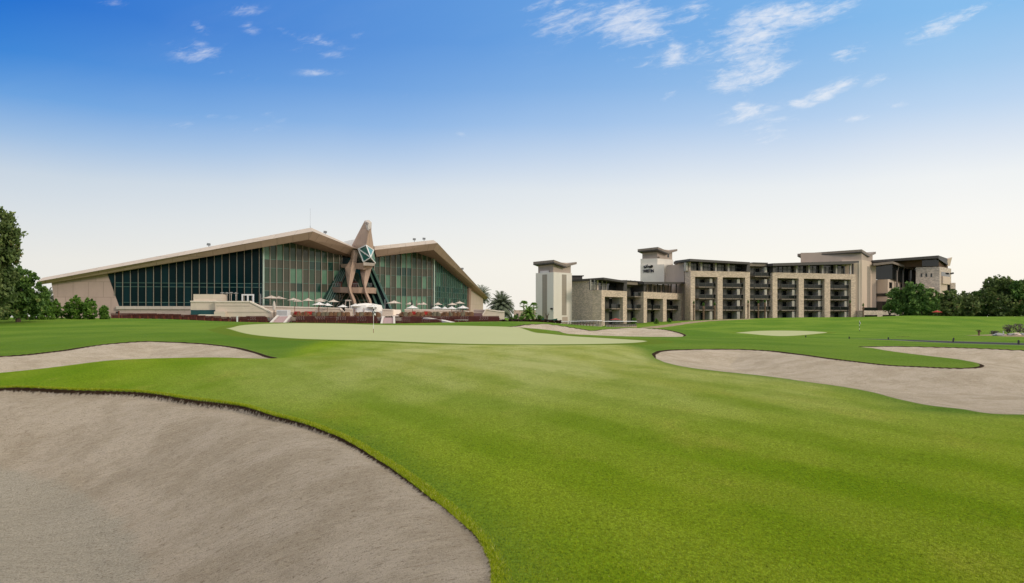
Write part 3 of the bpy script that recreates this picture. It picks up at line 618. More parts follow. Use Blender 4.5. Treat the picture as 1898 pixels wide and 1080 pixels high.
for i in range(5): mb.face([bk[i], bk[i+1], Vector((*bk[i+1].xy, .5)), Vector((*bk[i].xy, .5))])
mb.build('roof', CLADL, club)
# small roof peak seen behind the neck
mb = MB(); a, b_, c = P(637,447.5,154), P(658,443,156), P(664,458,151.5); d_ = P(645,453,151); e = P(690,452,160)
mb.face([a, b_, c, d_]); mb.face([b_, e, c]); mb.build('roof_peak', M('grey_roof_sheet', (.50,.50,.49), .5, .4), club)
# --- the falcon: neck, collar, glass breast, legs, balconies
def faceted(name, pts, faces, mat, sub=None):
    mb = MB(); mb.v = [tuple(p) for p in pts]; mb.f = [tuple(f) for f in faces]; mb.mi = [0]*len(faces); return mb.build(name, mat, sub or club)
K = {'tl':P(675.6,409.3,148.5),'t1':P(677,407.7,148.2),'t2':P(683.8,408,147.8),'t3':P(688.8,412.3,148.2),'t4':P(688.2,420,148),'nl':P(653.2,452,149.8),'n2':P(661.8,440.7,148.7),'fb':P(679.8,427,146.6),'rd':P(683.6,428,146.3),
     'rb':P(678.9,453.7,145.8),'rr':P(688.3,428,148),'re':P(693.3,462.3,148.2),'bk':P(676,409,151.5),'bb':P(668,452,156),'bl':P(656,454,148.6),'tlc':P(664.5,461,147.4),'rt':P(688.5,409.5,150)}
kn = list(K); ki = {k: i for i, k in enumerate(kn)}; fs = lambda s: [ki[q] for q in s.split()]
faceted('neck', [K[k] for k in kn], [fs('tl nl n2 fb'), fs('nl bl n2'), fs('n2 bl rb fb'), fs('fb rb rd'), fs('rd rb re rr'), fs('rr re bb bk'), fs('tl bk bb nl'), fs('t3 t4 rr bk'), fs('tl fb rd rr t4'), fs('nl bb re')], CLAD)
faceted('collar', [K['bl'], K['tlc'], K['rb'], K['nl'], P(650,459,149.5)], [(0,1,2),(3,4,1,0)], CLAD)
H = [P(676.4,408.3,147.9), P(683.8,407.4,147.4), P(689,412,147.6), P(688.6,419.5,147.2), P(686.6,424,145.6), P(683.6,427.4,145.4), P(680,425.6,145.9), P(681.3,418,145.8), P(676.2,411.8,147.2), P(680,411.5,146.3), P(684,413,145.9), P(683,410,150)]
faceted('falcon_head', H, [(0,9,1),(0,8,9),(8,7,10,9),(1,9,10,2),(2,10,4,3),(10,7,6,5,4),(8,6,7),(0,1,11),(1,2,11),(2,3,11),(0,11,8),(3,4,11),(4,5,6),(8,11,6)], M('head_stone', (.52,.46,.41), .8, .2))
mb = MB(); mb.face([P(676.2,412.4,147.05), P(678,414.3,146.5), P(681,417,145.75), P(680.8,415,145.8), P(678,412.4,146.7)]); mb.build('eye', CLADD, bpy.data.objects['falcon_head'])
mb = MB(); mb.face([P(684.2,424.6,145.3), P(686.8,424.4,145.5), P(685.4,427.2,145.2)]); mb.build('beak', M('dark_beak', (.12,.09,.07), .6, .3), bpy.data.objects['falcon_head'])
B = {'TL':P(664.5,461.1,147),'T':P(678.9,454.4,145.7),'TR':P(692.8,463.5,148),'C':P(687.2,476.9,144.6),'BL':P(673.8,485.4,145.8),'BR':P(696,487.5,147.2),'LB':P(662,487,149.5),'RB':P(694,487,151)}
breast = None
mb = MB()
mb.face([B['TL'],B['BL'],B['C']]); mb.face([B['TL'],B['C'],B['T']]); mb.face([B['T'],B['C'],B['TR']], 1); mb.face([B['C'],B['BL'],B['BR']], 2); mb.face([B['C'],B['BR'],B['TR']], 1); mb.face([B['TL'],B['LB'],B['BL']], 2)
breast = mb.build('glass_breast', [G_FALC, G_FALC2, G_DEEP], club)
mb = MB()
for a, b_ in (('TL','BL'),('TL','C'),('T','C'),('C','TR'),('C','BL'),('C','BR'),('TL','T'),('T','TR')):
    mb.bar(B[a]+Vector((0,-.12,0)), B[b_]+Vector((0,-.12,0)), .16)
mb.build('frame', WHITE, breast)
# upper balcony under the breast
mb = MB(); mb.hexa([P(632.5,495.5,149.5), P(674,499.5,146.4), P(688,499,148.6), P(650,496,153), P(631.5,489.6,149.5), P(674,486.6,146.2), P(695.5,487,148.6), P(650,489,153)])
mb.build('balcony', CLAD, club)
mb = MB(); mb.hexa([P(673.8,491.8,145.2), P(693.5,492.6,146.4), P(694,492.6,150), P(676,492,149), P(673.6,485.6,145.1), P(696.3,487.5,146.3), P(696,487.5,150), P(676,486,149)])
mb.build('balcony', CLADL, club)
# lower balcony, many sided
def slab(name, pxs, y0, y1, mat, inset=1.5):
    mb = MB(); n_ = len(pxs); top = [P(a, y0(a), Y) for a, Y in pxs]; bot = [P(a, y1(a), Y+.3) for a, Y in pxs]
    bk = [Vector((p.x, 153.5, p.z)) for p in top]; bk2 = [Vector((p.x, 153.5, p.z)) for p in bot]
    for i in range(n_-1):
        mb.face([bot[i], bot[i+1], top[i+1], top[i]]); mb.face([top[i], top[i+1], bk[i+1], bk[i]]); mb.face([bot[i+1], bot[i], bk2[i], bk2[i+1]])
    mb.face([bot[0], top[0], bk[0], bk2[0]]); mb.face([top[-1], bot[-1], bk2[-1], bk[-1]])
    return mb.build(name, mat, club)
lb = slab('balcony', [(612.3,148.5),(631,146.2),(649,145.4),(665,145.2),(680,146),(692.8,147.6)], lambda a: 531.3+(a-612)*.018, lambda a: 541.5+(a-612)*.022, CLAD)
for x0, x1, Y in ((617,631,148),(652,664,146.6),(681,689,147.5)):
    mb = MB()
    for k in range(4): q = x0+(x1-x0)*k/3; mb.bar(P(q, 531.6, Y), P(q, 524.8, Y), .07)
    mb.bar(P(x0, 524.8, Y), P(x1, 524.8, Y), .07); mb.build('railing', METG, lb)
for q in (628, 656.5):
    mb = MB(); c = P(q, 528, 149.2); mb.box(c.x-.5, c.x+.5, c.y-.3, c.y+.3, c.z-.6, c.z+.5); mb.box(c.x-.55, c.x+.55, c.y-.35, c.y+.35, c.z+.5, c.z+.6)
    props(mb.build('planter_box', RUST), 'rust brown box standing on the lower balcony of the falcon, %s one' % ('left' if q < 640 else 'right'), 'planter')
def limb(name, rows_, mat=CLAD):       # rows: list of (left px, front px, right px, y, Y front, depth)
    mb = MB(); base = []
    for (xl, xf, xr, y_, Y, dp) in rows_:
        base.append(len(mb.v)); mb.v += [tuple(P(xl, y_, Y+.9)), tuple(P(xf, y_, Y)), tuple(P(xr, y_, Y+.7)), tuple(P((xl+xr)/2, y_, Y+dp))]
    for a, b_ in zip(base, base[1:]):
        for k in range(4): mb.f.append((a+k, a+(k+1) % 4, b_+(k+1) % 4, b_+k)); mb.mi.append(0)
    mb.f.append(tuple(base[0]+k for k in range(4))); mb.f.append(tuple(base[-1]+k for k in (3,2,1,0))); mb.mi += [0, 0]
    return mb.build(name, mat, club)
limb('leg', [(651.5,656,664.5,463,148.5,3.5),(650,654,661.5,480,147.5,3),(639.5,650.5,660,497,146.6,3),(641.5,648.5,656,513,145.8,2.6),(644.4,646.5,651,531,144.9,1.6),(644.6,648.5,652,540,144.7,1.6),(651,654.5,659.5,556,144.2,1.6),(653.5,657,661,564,144,1.6)])
limb('leg', [(667,680,689,494.5,147.6,3),(668,677,686.5,505,147,3),(671,675,681.5,522,146,2.4),(673.8,675.6,678.6,532,145.3,1.6),(674,677.3,680.3,541,145.1,1.6),(681,684,688,556,144.8,1.6),(683.5,686.5,690,565,144.6,1.6)])
# slanting glass fins either side of the legs
def strut(pts, w_, mat, name='glass_fin'):
    for a, b_ in pts: mb = MB(); mb.bar(a, b_, w_, .5, (0, -1, 0)); mb.build(name, mat, club)
strut([(P(595+k*4.6, 570, 146.5+k*.4), P(634+k*3.4, 490, 151)) for k in range(4)], .34, G_DEEP)
strut([(P(597.4+k*4.6, 570, 146.2+k*.4), P(635.6+k*3.4, 490, 150.7)) for k in range(4)], .13, MULG, 'fin_edge')
mb = MB(); mb.face([P(690,500,152.5), P(724.5,573,150), P(692,573,150), P(676,530,152)]); mb.build('window', G_DARK, club)
strut([(P(690,496,152), P(725.5,573,149.5)), (P(686,505,152), P(713,573,149.6)), (P(682,524,152), P(702,573,149.6))], .3, MULG, 'brace')
mb = MB()
for (a, b_, c, d_) in (((624,568),(657,568),(661,545),(640,545)), ((662,568),(684,568),(676,545),(660,545)), ((640,531),(672,531),(664,505),(652,505)), ((633,531),(641,531),(655,500),(648,500))):
    mb.face([P(*a,149.6), P(*b_,149.6), P(*c,151), P(*d_,151)])
mb.build('window', G_MID, club)
strut([(P(624,569,149.4),P(640,544,150.8)), (P(636,569,149.4),P(650,544,150.8)), (P(647,569,149.4),P(659,544,150.8)), (P(670,545,150.8),P(680,569,149.4)), (P(660,545,150.8),P(671,569,149.4)), (P(676,545,150.8),P(687,569,149.4)),
       (P(654,512,150.8),P(666,531,149.6)), (P(630,531,149.6),P(641,505,150.8))], .14, MUL, 'brace')
for a, b_ in ((622,650),(664,682)): mb = MB(); mb.bar(P(a,556,149.4), P(b_,556,149.4), .08); mb.build('transom', MULG, club)
mb = MB(); c = P(641, 557, 147)
mb.bar(P(640.5,572,147.2), P(640.5,556.5,147.2), .12); mb.bar(P(648,572,147.2), P(648,556.5,147.2), .12); mb.bar(P(640,556.5,147.2), P(652,556.5,147.2), .25); mb.build('door_frame', CREAMC, club)
# things on the roof
def floodlight(px, py, Y, k, lab):
    r = thing('floodlight', lab, 'floodlight', P(px, py, Y), group='floodlights along the clubhouse roof')
    mb = MB(); q = P(px, py, Y); mb.bar(q-Vector((0,0,.2)), q+Vector((0,0,.35)), .09); mb.build('bracket', METG, r)
    mb = MB(); mb.hexa([q+Vector(v)*.72 for v in ((-.42,-.3,.3),(.35,-.3,.22),(.35,.2,.3),(-.42,.2,.38),(-.36,-.25,.85),(.45,-.25,.78),(.38,.15,.7),(-.3,.15,.78))]); mb.build('housing', METG, r)
for a in ((387,457,138.5,1,'grey floodlight on the long left slope of the clubhouse roof'),(603,434,145,1,'grey floodlight just right of the left roof peak'),(768,447,157,1,'grey floodlight left of the right roof peak'),(786,446,158,.5,'grey floodlight nearest to the right roof peak'),(857,501,178,1,'grey floodlight on the steep right end of the clubhouse roof')): floodlight(*a)
mb = MB(); mb.bar(P(575,422.5,139.5), P(575,386,139.5), .022); mb.bar(P(575,423,139.5), P(575,418,139.5), .06)
props(mb.build('antenna_mast', METG), 'thin tall mast on the left peak of the clubhouse roof', 'antenna')
# ---------------------------------------------------------------- terraces in front of the clubhouse
Z1, Z2 = 1.8, 2.65         # lower and upper terrace floors
def poly_slab(name, pts, z0, z1, mat, kind=None):
    mb = MB(); mb.prism([Vector((x, y, z0)) for x, y in pts], (0, 0, z1-z0)); o = mb.build(name, mat); 
    if kind: o['kind'] = kind
    return o
X_ = lambda px, Y: (px-CX)/F*Y
poly_slab('paved_terrace', [(X_(500,123),123),(X_(876,123),123),(X_(905,131),131),(X_(905,190),190),(X_(800,190),190),(X_(487,142),142),(X_(487,131),131)], .2, Z1, PAVE, 'structure')
poly_slab('paved_terrace', [(X_(356,128.4),128.4),(X_(640,131.4),131.4),(X_(690,153),153),(X_(487,141),141),(X_(356,139),139)], .2, Z2, PAVE, 'structure')
def wallthing(name, label, pts, depth, mat=CREAM, cap=True, capmat=CREAMC, py=None):
    """pts: px, py, Y outline of the wall's front; its coping runs along the top edge"""
    r = thing(name, label, 'wall', P(*pts[0]))
    mb = MB(); q = [P(*a) for a in pts]; mb.prism(q, (0, depth, 0)); mb.build('wall', mat, r)
    if cap:
        mb = MB()
        for a, b_ in cap: a = P(*a); b_ = P(*b_); o_ = Vector((0, depth/2, .09)); mb.bar(a+o_, b_+o_, depth+.25, .2)
        mb.build('coping', capmat, r)
    return r
g_ = None
w1 = wallthing('terrace_wall', 'cream stair wall with a sloping top left of the closed parasol', [(399,588.5,127),(504,587,127),(504,580.5,127),(463,559.8,127),(399,559.8,127)], .5, cap=[((398.5,559.8,127),(463,559.8,127)),((462.7,559.6,127),(504,580.2,127))])
mb = MB(); a = P(399,589,126.6); b_ = P(419,577,126.6); mb.box(a.x, b_.x, 126.1, 126.98, .8, b_.z); mb.build('buttress', CREAM, w1)
mb = MB(); 
for y_ in (566.5, 578): a = P(401,y_,126.97); b_ = P(463 if y_ < 570 else 498,y_,126.97); mb.box(a.x, b_.x, 126.95, 127.05, a.z-.03, a.z+.03)
mb.build('joint', M('dark_joint', (.40,.35,.28)), w1)  # darker strips along the joints of the stair wall
w2 = wallthing('terrace_block', 'cream terrace block with a teal strip window left of the stair wall', [(353.5,586,128),(399.5,586,128),(399.5,559.5,128),(353.5,559.5,128)], 3.5, cap=[((353,559.3,128),(399.5,559.3,128))])
mb = MB(); a = P(358.5,559,128.3); b_ = P(410,545,128.3); mb.box(a.x, b_.x, 128.3, 131, a.z, b_.z); mb.build('parapet', CREAM, w2)
mb = MB(); a = P(354,583,127.98); b_ = P(399,574.2,127.98); mb.box(a.x, b_.x, 127.93, 128.1, a.z, b_.z); mb.build('window', TEAL, w2)
mb = MB(); a = P(369,589,126.4); b_ = P(399,582.5,126.4); mb.box(a.x, b_.x, 126.2, 126.7, a.z, b_.z); mb.build('low_wall', CREAMC, w2)
w3 = wallthing('terrace_wall', 'long low cream wall behind the wicker chairs left of the falcon', [(484,588,131),(638,588,131),(638,581,131),(630,572.5,131),(484,568.5,131)], .4, cap=[((484,568.3,131),(630,572.3,131)),((629.6,572,131),(638.5,580.5,131))])
w4 = wallthing('planter_wall', 'short cream wall with a curved end right of the falcon\'s feet', [(708.5,586,127),(728.5,586,127),(727.8,575.5,127),(708.5,574.6,127)], 2.2, cap=[((708,574.4,127),(728,575.2,127)),((727.6,574.8,127),(729,585.5,126.8)),((727,586,126.6),(742.5,586,126.6))])
mb = MB(); a = P(728.5,588,128); b_ = P(742,577.5,128.4); mb.box(a.x, b_.x, 128, 128.4, a.z, b_.z-.4); mb.build('panel', REDW, w4)
w5 = wallthing('terrace_wall', 'long low cream wall behind the wicker chairs right of the falcon', [(750,590,132),(869,590,132),(869.5,578.5,132),(853.5,576,132),(750,575,132)], .4, cap=[((750,574.9,132),(854,575.8,132)),((853.5,575.6,132),(870,578.2,132))])
w6 = wallthing('end_wall', 'cream wedge shaped wall between the dark slope and the date palm', [(894,592,131),(935,592,131),(935,578.5,131),(922.5,577.5,131),(903,573.5,131),(900.5,574.5,131),(892.8,587,131)], .5, cap=[((901,574,131),(922.5,577.3,131)),((922.5,577.3,131),(935,578.3,131)),((893,586.6,130.9),(901.5,573.6,130.9))])
mb = MB(); mb.prism([P(865,590,129), P(893,590,129), P(895,580,131.5), P(870,579.6,131.5)], (0, .4, -.1)); props(mb.build('dark_slope', M('maroon_sheet', (.07,.025,.026), .7)), 'dark maroon sloping panel beside the cream wedge wall', 'panel')
mb = MB(); mb.prism([P(878,579.5,136), P(900,579.5,136), P(899,574.8,136), P(878,574.8,136)], (0, .3, 0)); mb.bar(P(878,574.7,136), P(899,574.7,136), .2); props(mb.build('grey_wall', PLINTH), 'grey wall with a thin rail behind the dark maroon slope', 'wall')
# ramps
def ramp_(label, bl_, br, tr, tl, kw):
    r = thing('ramp', label, 'ramp', P(*bl_)); mb = MB(); q = [P(*v) for v in (bl_, br, tr, tl)]; mb.prism(q, (0, .3, -.5)); mb.build('paving', MAUVE, r)
    for a, b_ in ((q[0], q[3]), (q[1], q[2])):
        mb = MB(); o_ = Vector((0,-.05,.08)); mb.bar(a+o_, b_+o_, kw, .22); mb.build('kerb', CONC, r)
ramp_('mauve ramp with pale kerbs under the closed parasol', (501.5,600,113), (527,600,113), (538.5,586,123.4), (515,586,123.4), .32)
ramp_('mauve ramp with pale kerbs right of the flagstick', (706.5,604,112.5), (731,604,112.5), (730.5,588,123.4), (710,588,123.4), .28)
mb = MB(); q = [P(783,589.5,122.5), P(797,589.5,122.5), P(822,595.5,118), P(856,602,112.6), P(844,602.5,112.4), P(808,595.5,117.5)]
for a, b_ in (((786,590,122.5),(820,595,117.5)),((820,595,117.5),(851,602,112.6))): mb.bar(P(*a)+Vector((0,0,.05)), P(*b_)+Vector((0,0,.05)), .9, .25)
props(mb.build('stair_ramp', CONC), 'pale diagonal ramp running down through the dark red benches on the right', 'ramp')
# tiered benches of dark red timber, on pale steps
def tierz(k, px): z0 = gz(X_(px, 113.4), 113.4)+.02; return z0 + (1.5-z0)*(k+.5)/4.0 - .12
def steps(px0, px1, k):
    mb = MB(); n_ = 8
    for i in range(n_):
        a, b_ = px0+(px1-px0)*i/n_, px0+(px1-px0)*(i+1)/n_; zz = tierz(k, (a+b_)/2); Y = 113.9+k*2.3
        mb.hexa([Vector((X_(a,Y),Y,-.2)), Vector((X_(b_,Y),Y,-.2)), Vector((X_(b_,Y),Y+2.3,-.2)), Vector((X_(a,Y),Y+2.3,-.2)), Vector((X_(a,Y),Y,zz)), Vector((X_(b_,Y),Y,zz)), Vector((X_(b_,Y),Y+2.3,zz)), Vector((X_(a,Y),Y+2.3,zz))])
    o = mb.build('terrace_steps', STEPC); o['kind'] = 'structure'
for k in range(4):
    for a, b_ in ((418 if k < 3 else 455, 497), (541, 705), (733, 928)): steps(a, b_, k)
def make_bench():
    r = thing('tiered_bench', 'x', 'bench')
    mb = MB(); mb.box(-1.45, 1.45, -.02, .40, .40, .455); mb.box(-1.42, 1.42, .0, .03, .02, .40); mb.build('seat', REDW, r, world=False)
    mb = MB()
    for z_ in (.52, .64): mb.box(-1.45, -.05, -.06, -.02, z_-.045, z_+.045)
    [mb.box(-.05, 1.45, -.06, -.02, z_-.05, z_+.05) for z_ in (.52, .64)]; mb.build('backrest', REDW, r, world=False)
    for x in (-1.3, 0, 1.3):
        mb = MB(); mb.box(x-.05, x+.05, -.05, .36, -.3, .40); mb.build('leg', RUST, r, world=False)
    for i in range(4): mb = MB(); mb.box(-1.34+i*.33, -1.20+i*.33, -.10, -.07, .575, .615); mb.build('number_plate', PLATE, r, world=False)
    return r
proto = make_bench(); used = [False]
def place(proto_, used_, x, y, z, rz, label, group):
    o = proto_ if not used_[0] else copy_tree(proto_); used_[0] = True
    o.location = (x, y, z); o.rotation_euler = (0, 0, rz); o['label'] = label; o['group'] = group; return o
ORD = ['leftmost','second','third','fourth','fifth','sixth','seventh','eighth','ninth','tenth','eleventh','twelfth','thirteenth','fourteenth','fifteenth','sixteenth','seventeenth','eighteenth','nineteenth','twentieth']
tname = ['lowest', 'second', 'third', 'top']
for k in range(4):
    for a, b_, wh in ((430 if k < 3 else 455, 492, 'left of the left ramp'), (548, 700, 'between the two ramps'), (745, 925, 'right of the right ramp')):
        Y = 115+k*2.3; n_ = max(1, int(round((X_(b_,Y)-X_(a,Y))/3.0)))
        for i in range(n_):
            px = a+(b_-a)*(i+.5)/n_+rng.uniform(-1, 1)
            if wh.startswith('right') and abs(px-(786+(3-k)*19)) < 12: continue
            place(proto, used, X_(px, Y), Y, tierz(k, px)+.02, rng.uniform(-.02, .02), '%s dark red bench of the %s tier %s' % (ORD[i], tname[k], wh), 'dark red benches on the terrace steps')
for i in range(13):                  # single low row along the left grass bank
    px = 226+i*15; Y = 107.5+i*.35; place(proto, used, X_(px, Y), Y, gz(X_(px,Y), Y)+rng.uniform(-.02,.05), rng.uniform(-.12,.12), '%s dark red bench in the single row below the dark glass' % ORD[i], 'dark red benches on the left grass bank')
# wicker armchairs
def make_chair(mat, cush=None):
    r = thing('wicker_armchair', 'x', 'chair')
    mb = MB(); mb.box(-.33, .33, -.3, .3, .22, .40); mb.build('seat', mat, r, world=False)
    mb = MB(); n_ = 10; prof = []
    for i in range(n_+1):
        a = math.pi*(i/n_); prof.append((math.cos(a)*.37, -math.sin(a)*.34, .60+.26*math.sin(a)**1.5))
    for i in range(n_):
        (x0,y0,h0),(x1,y1,h1) = prof[i], prof[i+1]; k = .86
        mb.hexa([(x0,y0,.08),(x1,y1,.08),(x1*k,y1*k,.08),(x0*k,y0*k,.08),(x0*1.06,y0*1.06,h0),(x1*1.06,y1*1.06,h1),(x1*k,y1*k,h1),(x0*k,y0*k,h0)])
    mb.build('backrest', mat, r, world=False)
    for x in (-.3, .3):
        for y_ in (-.26, .28):
            mb = MB(); mb.tube([(x,y_,.0),(x,y_,.26)], .025, 6); mb.build('leg', mat, r, world=False)
    if cush:
        mb = MB(); mb.box(-.27, .27, -.30, -.16, .42, .92); mb.build('cushion', cush, r, world=False)
    return r
kinds = {'brown': [make_chair(WICK), [False]], 'grey brown': [make_chair(WICK2), [False]], 'red cushioned brown': [make_chair(WICK, REDF), [False]]}
def chairs(px0, px1, step, lab, reds, grey):
    px = px0; i = 0
    while px < px1:
        kd = 'red cushioned brown' if i in reds else ('grey brown' if i in grey else 'brown'); pr, us = kinds[kd]
        for row_, (Y, dx) in enumerate(((124.3, 0), (127.4, step/2))):
            if row_ and i % 2: continue
            place(pr, us, X_(px+dx, Y), Y, Z1+.003, rng.uniform(-.6, .6)+(math.pi if rng.random() < .25 else 0), '%s %s wicker armchair of the %s row %s' % (ORD[i], kd, 'front' if not row_ else 'back', lab), 'wicker armchairs on the terrace')
        px += step*rng.uniform(.92, 1.1); i += 1
chairs(547, 650, 7.4, 'left of the white tent', {0, 1, 3, 4}, {5, 7, 8, 11})
chairs(663, 704, 7.6, 'before the white tent', set(), {1, 4})
chairs(744, 880, 7.6, 'right of the right ramp', {3, 6}, {1, 8, 9, 12, 15})
# round table and parasols
def table(x, y, z, r_, label):
    o = thing('round_table', label, 'table', (x, y, z)); mb = MB(); mb.tube([(x,y,z+.70),(x,y,z+.745)], r_, 20); mb.build('table_top', CONC, o)
    mb = MB(); mb.tube([(x,y,z),(x,y,z+.03),(x,y,z+.05),(x,y,z+.70)], [.28,.28,.05,.05], 10); mb.build('pedestal', BLACK, o)
    for k in range(3): a = k*2.1; mb = MB(); mb.tube([(x+math.cos(a)*r_*.8,y+math.sin(a)*r_*.8,z),(x+math.cos(a)*r_*.8,y+math.sin(a)*r_*.8,z+.7)], .02, 6); mb.build('leg', METG, o)
table(X_(855,113.2), 113.2, gz(X_(855,113.2),113.2), .95, 'large pale round table on the grass before the benches')
def make_parasol(mat):
    r = thing('parasol', 'x', 'parasol')
    mb = MB(); ring = 8; a0 = [(math.cos(2*math.pi*(k+.5)/ring), math.sin(2*math.pi*(k+.5)/ring)) for k in range(ring)]
    for k in range(ring):
        p, q = a0[k], a0[(k+1) % ring]; m1 = ((p[0]+q[0])/2*.93, (p[1]+q[1])/2*.93)
        top = (0,0,1.0); A_ = (p[0]*.55,p[1]*.55,.40); B_ = (q[0]*.55,q[1]*.55,.40)
        mb.face([top, A_, B_]); mb.face([A_, (p[0],p[1],.02), (m1[0],m1[1],.03), B_]); mb.face([(m1[0],m1[1],.03), (q[0],q[1],.02), B_])
    o = mb.build('canopy', mat, r, world=False); 
    mb = MB()
    for k in range(ring): p = a0[k]; mb.bar((p[0]*.05,p[1]*.05,.92), (p[0]*.97,p[1]*.97,.0), .03)
    mb.build('rib', POLE, o, world=False)
    return r
PR = {'beige': [make_parasol(CANV), [False]], 'white': [make_parasol(CANVW), [False]]}
def parasol(px, ty, ey, hw, Y, kd, floor, label):
    pr, us = PR[kd]; o = pr if not us[0] else copy_tree(pr); us[0] = True
    rr = hw/F*Y; zt = CAMZ+(HY-ty)/F*Y; hh = max((ey-ty)/F*Y, .3)
    o.location = (X_(px, Y), Y, zt-hh); o.rotation_euler = (0, 0, rng.uniform(0, .7)); o['label'] = label; o['group'] = 'open %s parasols on the terrace' % kd
    for c in o.children:
        if c.name.startswith('canopy'): c.scale = (rr, rr, hh)
    mb = MB(); x = X_(px, Y); mb.tube([(x,Y,floor),(x,Y,zt+.12)], .035, 6); mb.build('pole', POLE, o)
    mb = MB(); mb.tube([(x,Y,floor),(x,Y,floor+.08),(x,Y,floor+.1)], [.32,.30,.05], 10); mb.build('base', METG, o)
for a in ((503,547.3,553,19,134.5,'beige',Z2,'large beige parasol by the glass corner, leftmost of the open ones'),(517,548.5,554,17,138,'beige',Z2,'beige parasol partly behind the leftmost large one'),
 (544,551.5,556.5,12,134,'beige',Z2,'beige parasol third from the left on the upper terrace'),(552,554,558.8,11,137.5,'beige',Z2,'beige parasol tucked behind the third one from the left'),(571,552,557.5,11,134,'beige',Z2,'beige parasol standing alone fourth along the upper terrace'),
 (594,552,557,14,139,'beige',Z2,'wide beige parasol at the back above the white pair'),(593.5,554,559,11,134.5,'beige',Z2,'beige parasol just above the brighter white parasol'),(591.7,559,565,13.5,128.5,'white',Z1,'bright white parasol left of the falcon'),
 (607,561,566.5,11,129.5,'white',Z1,'off white parasol touching the bright white one on its right'),(618,554.5,559.5,11,135,'beige',Z2,'beige parasol nearest to the falcon on its left'),(635.5,564,569,11,129,'white',Z1,'small off white parasol just left of the white framed opening'),
 (659,562,567.5,12,128.5,'white',Z1,'off white parasol at the left end of the white tent'),(691.6,563,569,12.5,128,'white',Z1,'off white parasol at the right end of the white tent'),(730.4,556.5,562,15,136,'beige',Z1,'large beige parasol right of the falcon before the dark sloping glass'),
 (759.5,559.5,564,8.5,146,'beige',Z1,'small beige parasol above the bright white one right of the falcon'),(777,561,564.5,6.5,149,'beige',Z1,'smallest beige parasol in the middle of the right terrace'),(784.8,559.5,564.3,8,147,'beige',Z1,'small beige parasol before the right glass wall left of the corner'),
 (764.5,565,571.3,13,130,'white',Z1,'bright white parasol on the right terrace left of the corner'),(811.8,560,564.5,9,146,'beige',Z1,'small beige parasol just right of the glass corner'),(809.7,566,571.5,11,134,'white',Z1,'off white parasol below the small beige one at the glass corner'),
 (824.5,567.5,572.2,7.5,134.5,'white',Z1,'narrow off white parasol between two wider ones on the right'),(838.4,560.5,565,10,142,'beige',Z1,'beige parasol second from the right end'),(852,558,562.3,10.5,148,'beige',Z1,'beige parasol highest at the right end of the glass'),
 (837.5,567,572.3,10,133,'white',Z1,'off white parasol with a tall pole among the right chairs'),(858,565.5,571.3,12,131,'white',Z1,'bright white parasol at the far right end of the terrace')): parasol(*a)
r = thing('closed_parasol', 'folded pale parasol standing beside the white cabinet', 'parasol', P(508,588,126.2)); x = X_(508,126.2)
mb = MB(); mb.tube([(x,126.2,3.0),(x,126.2,3.6),(x,126.2,4.1),(x,126.2,4.45)], [.22,.24,.17,.02], 8); mb.build('canopy', CANV, r)
mb = MB(); mb.tube([(x,126.2,Z1-.6),(x,126.2,4.55)], .05, 6); mb.build('pole', BLACK, r)
r = thing('cabinet', 'white louvred cabinet between the ramp and the wicker chairs', 'cabinet', P(522,587,125.5)); a, b_ = P(512.5,587,125.5), P(533,574,125.5)
mb = MB(); mb.box(a.x, b_.x, 125.5, 127.2, 1.9, b_.z); mb.build('body', WHITE, r)
mb = MB()
for k in range(9): q = a.x+.12+k*(b_.x-a.x-.3)/8; mb.box(q-.025, q+.025, 125.46, 125.5, 2.1, b_.z-.12)
mb.build('slats', METG, r)
# round white tent between the falcon's feet
r = thing('white_tent', 'round white tent bar with sagging sides below the falcon', 'tent', P(683,588,128)); c = P(679, 588, 130.5)
mb = MB(); n_ = 22; pr_ = [(3.0,Z1-.2),(2.55,3.2),(2.4,3.75),(1.2,4.0),(.15,4.1)]
for (r0,z0),(r1,z1) in zip(pr_, pr_[1:]):
    for k in range(n_):
        a, b_ = 2*math.pi*k/n_, 2*math.pi*(k+1)/n_; f = 1+.03*(k % 2); g2 = 1+.03*((k+1) % 2)
        mb.face([(c.x+math.cos(a)*r0*f,c.y+math.sin(a)*r0*f,z0),(c.x+math.cos(b_)*r0*g2,c.y+math.sin(b_)*r0*g2,z0),(c.x+math.cos(b_)*r1*g2,c.y+math.sin(b_)*r1*g2,z1),(c.x+math.cos(a)*r1*f,c.y+math.sin(a)*r1*f,z1)])
mb.build('canvas', TENT, r)
mb = MB(); mb.prism([P(691,585,127.6), P(707.5,585,128.2), P(696,573.5,128.6), P(690,567,128.6)], (0, .5, 0)); mb.build('side_flap', TENT, r)
for px in (657, 674.5): mb = MB(); mb.bar(P(px,586,127.7), P(px,570,127.7), .07); mb.build('pole', RUST, r)
wallthing('planter_wall', 'small cream wall left of the white tent', [(639,587,127.5),(653,587,127.5),(653,574,127.5),(640,573,127.5)], .6, cap=[((639.5,573,127.5),(653,573.8,127.5))])
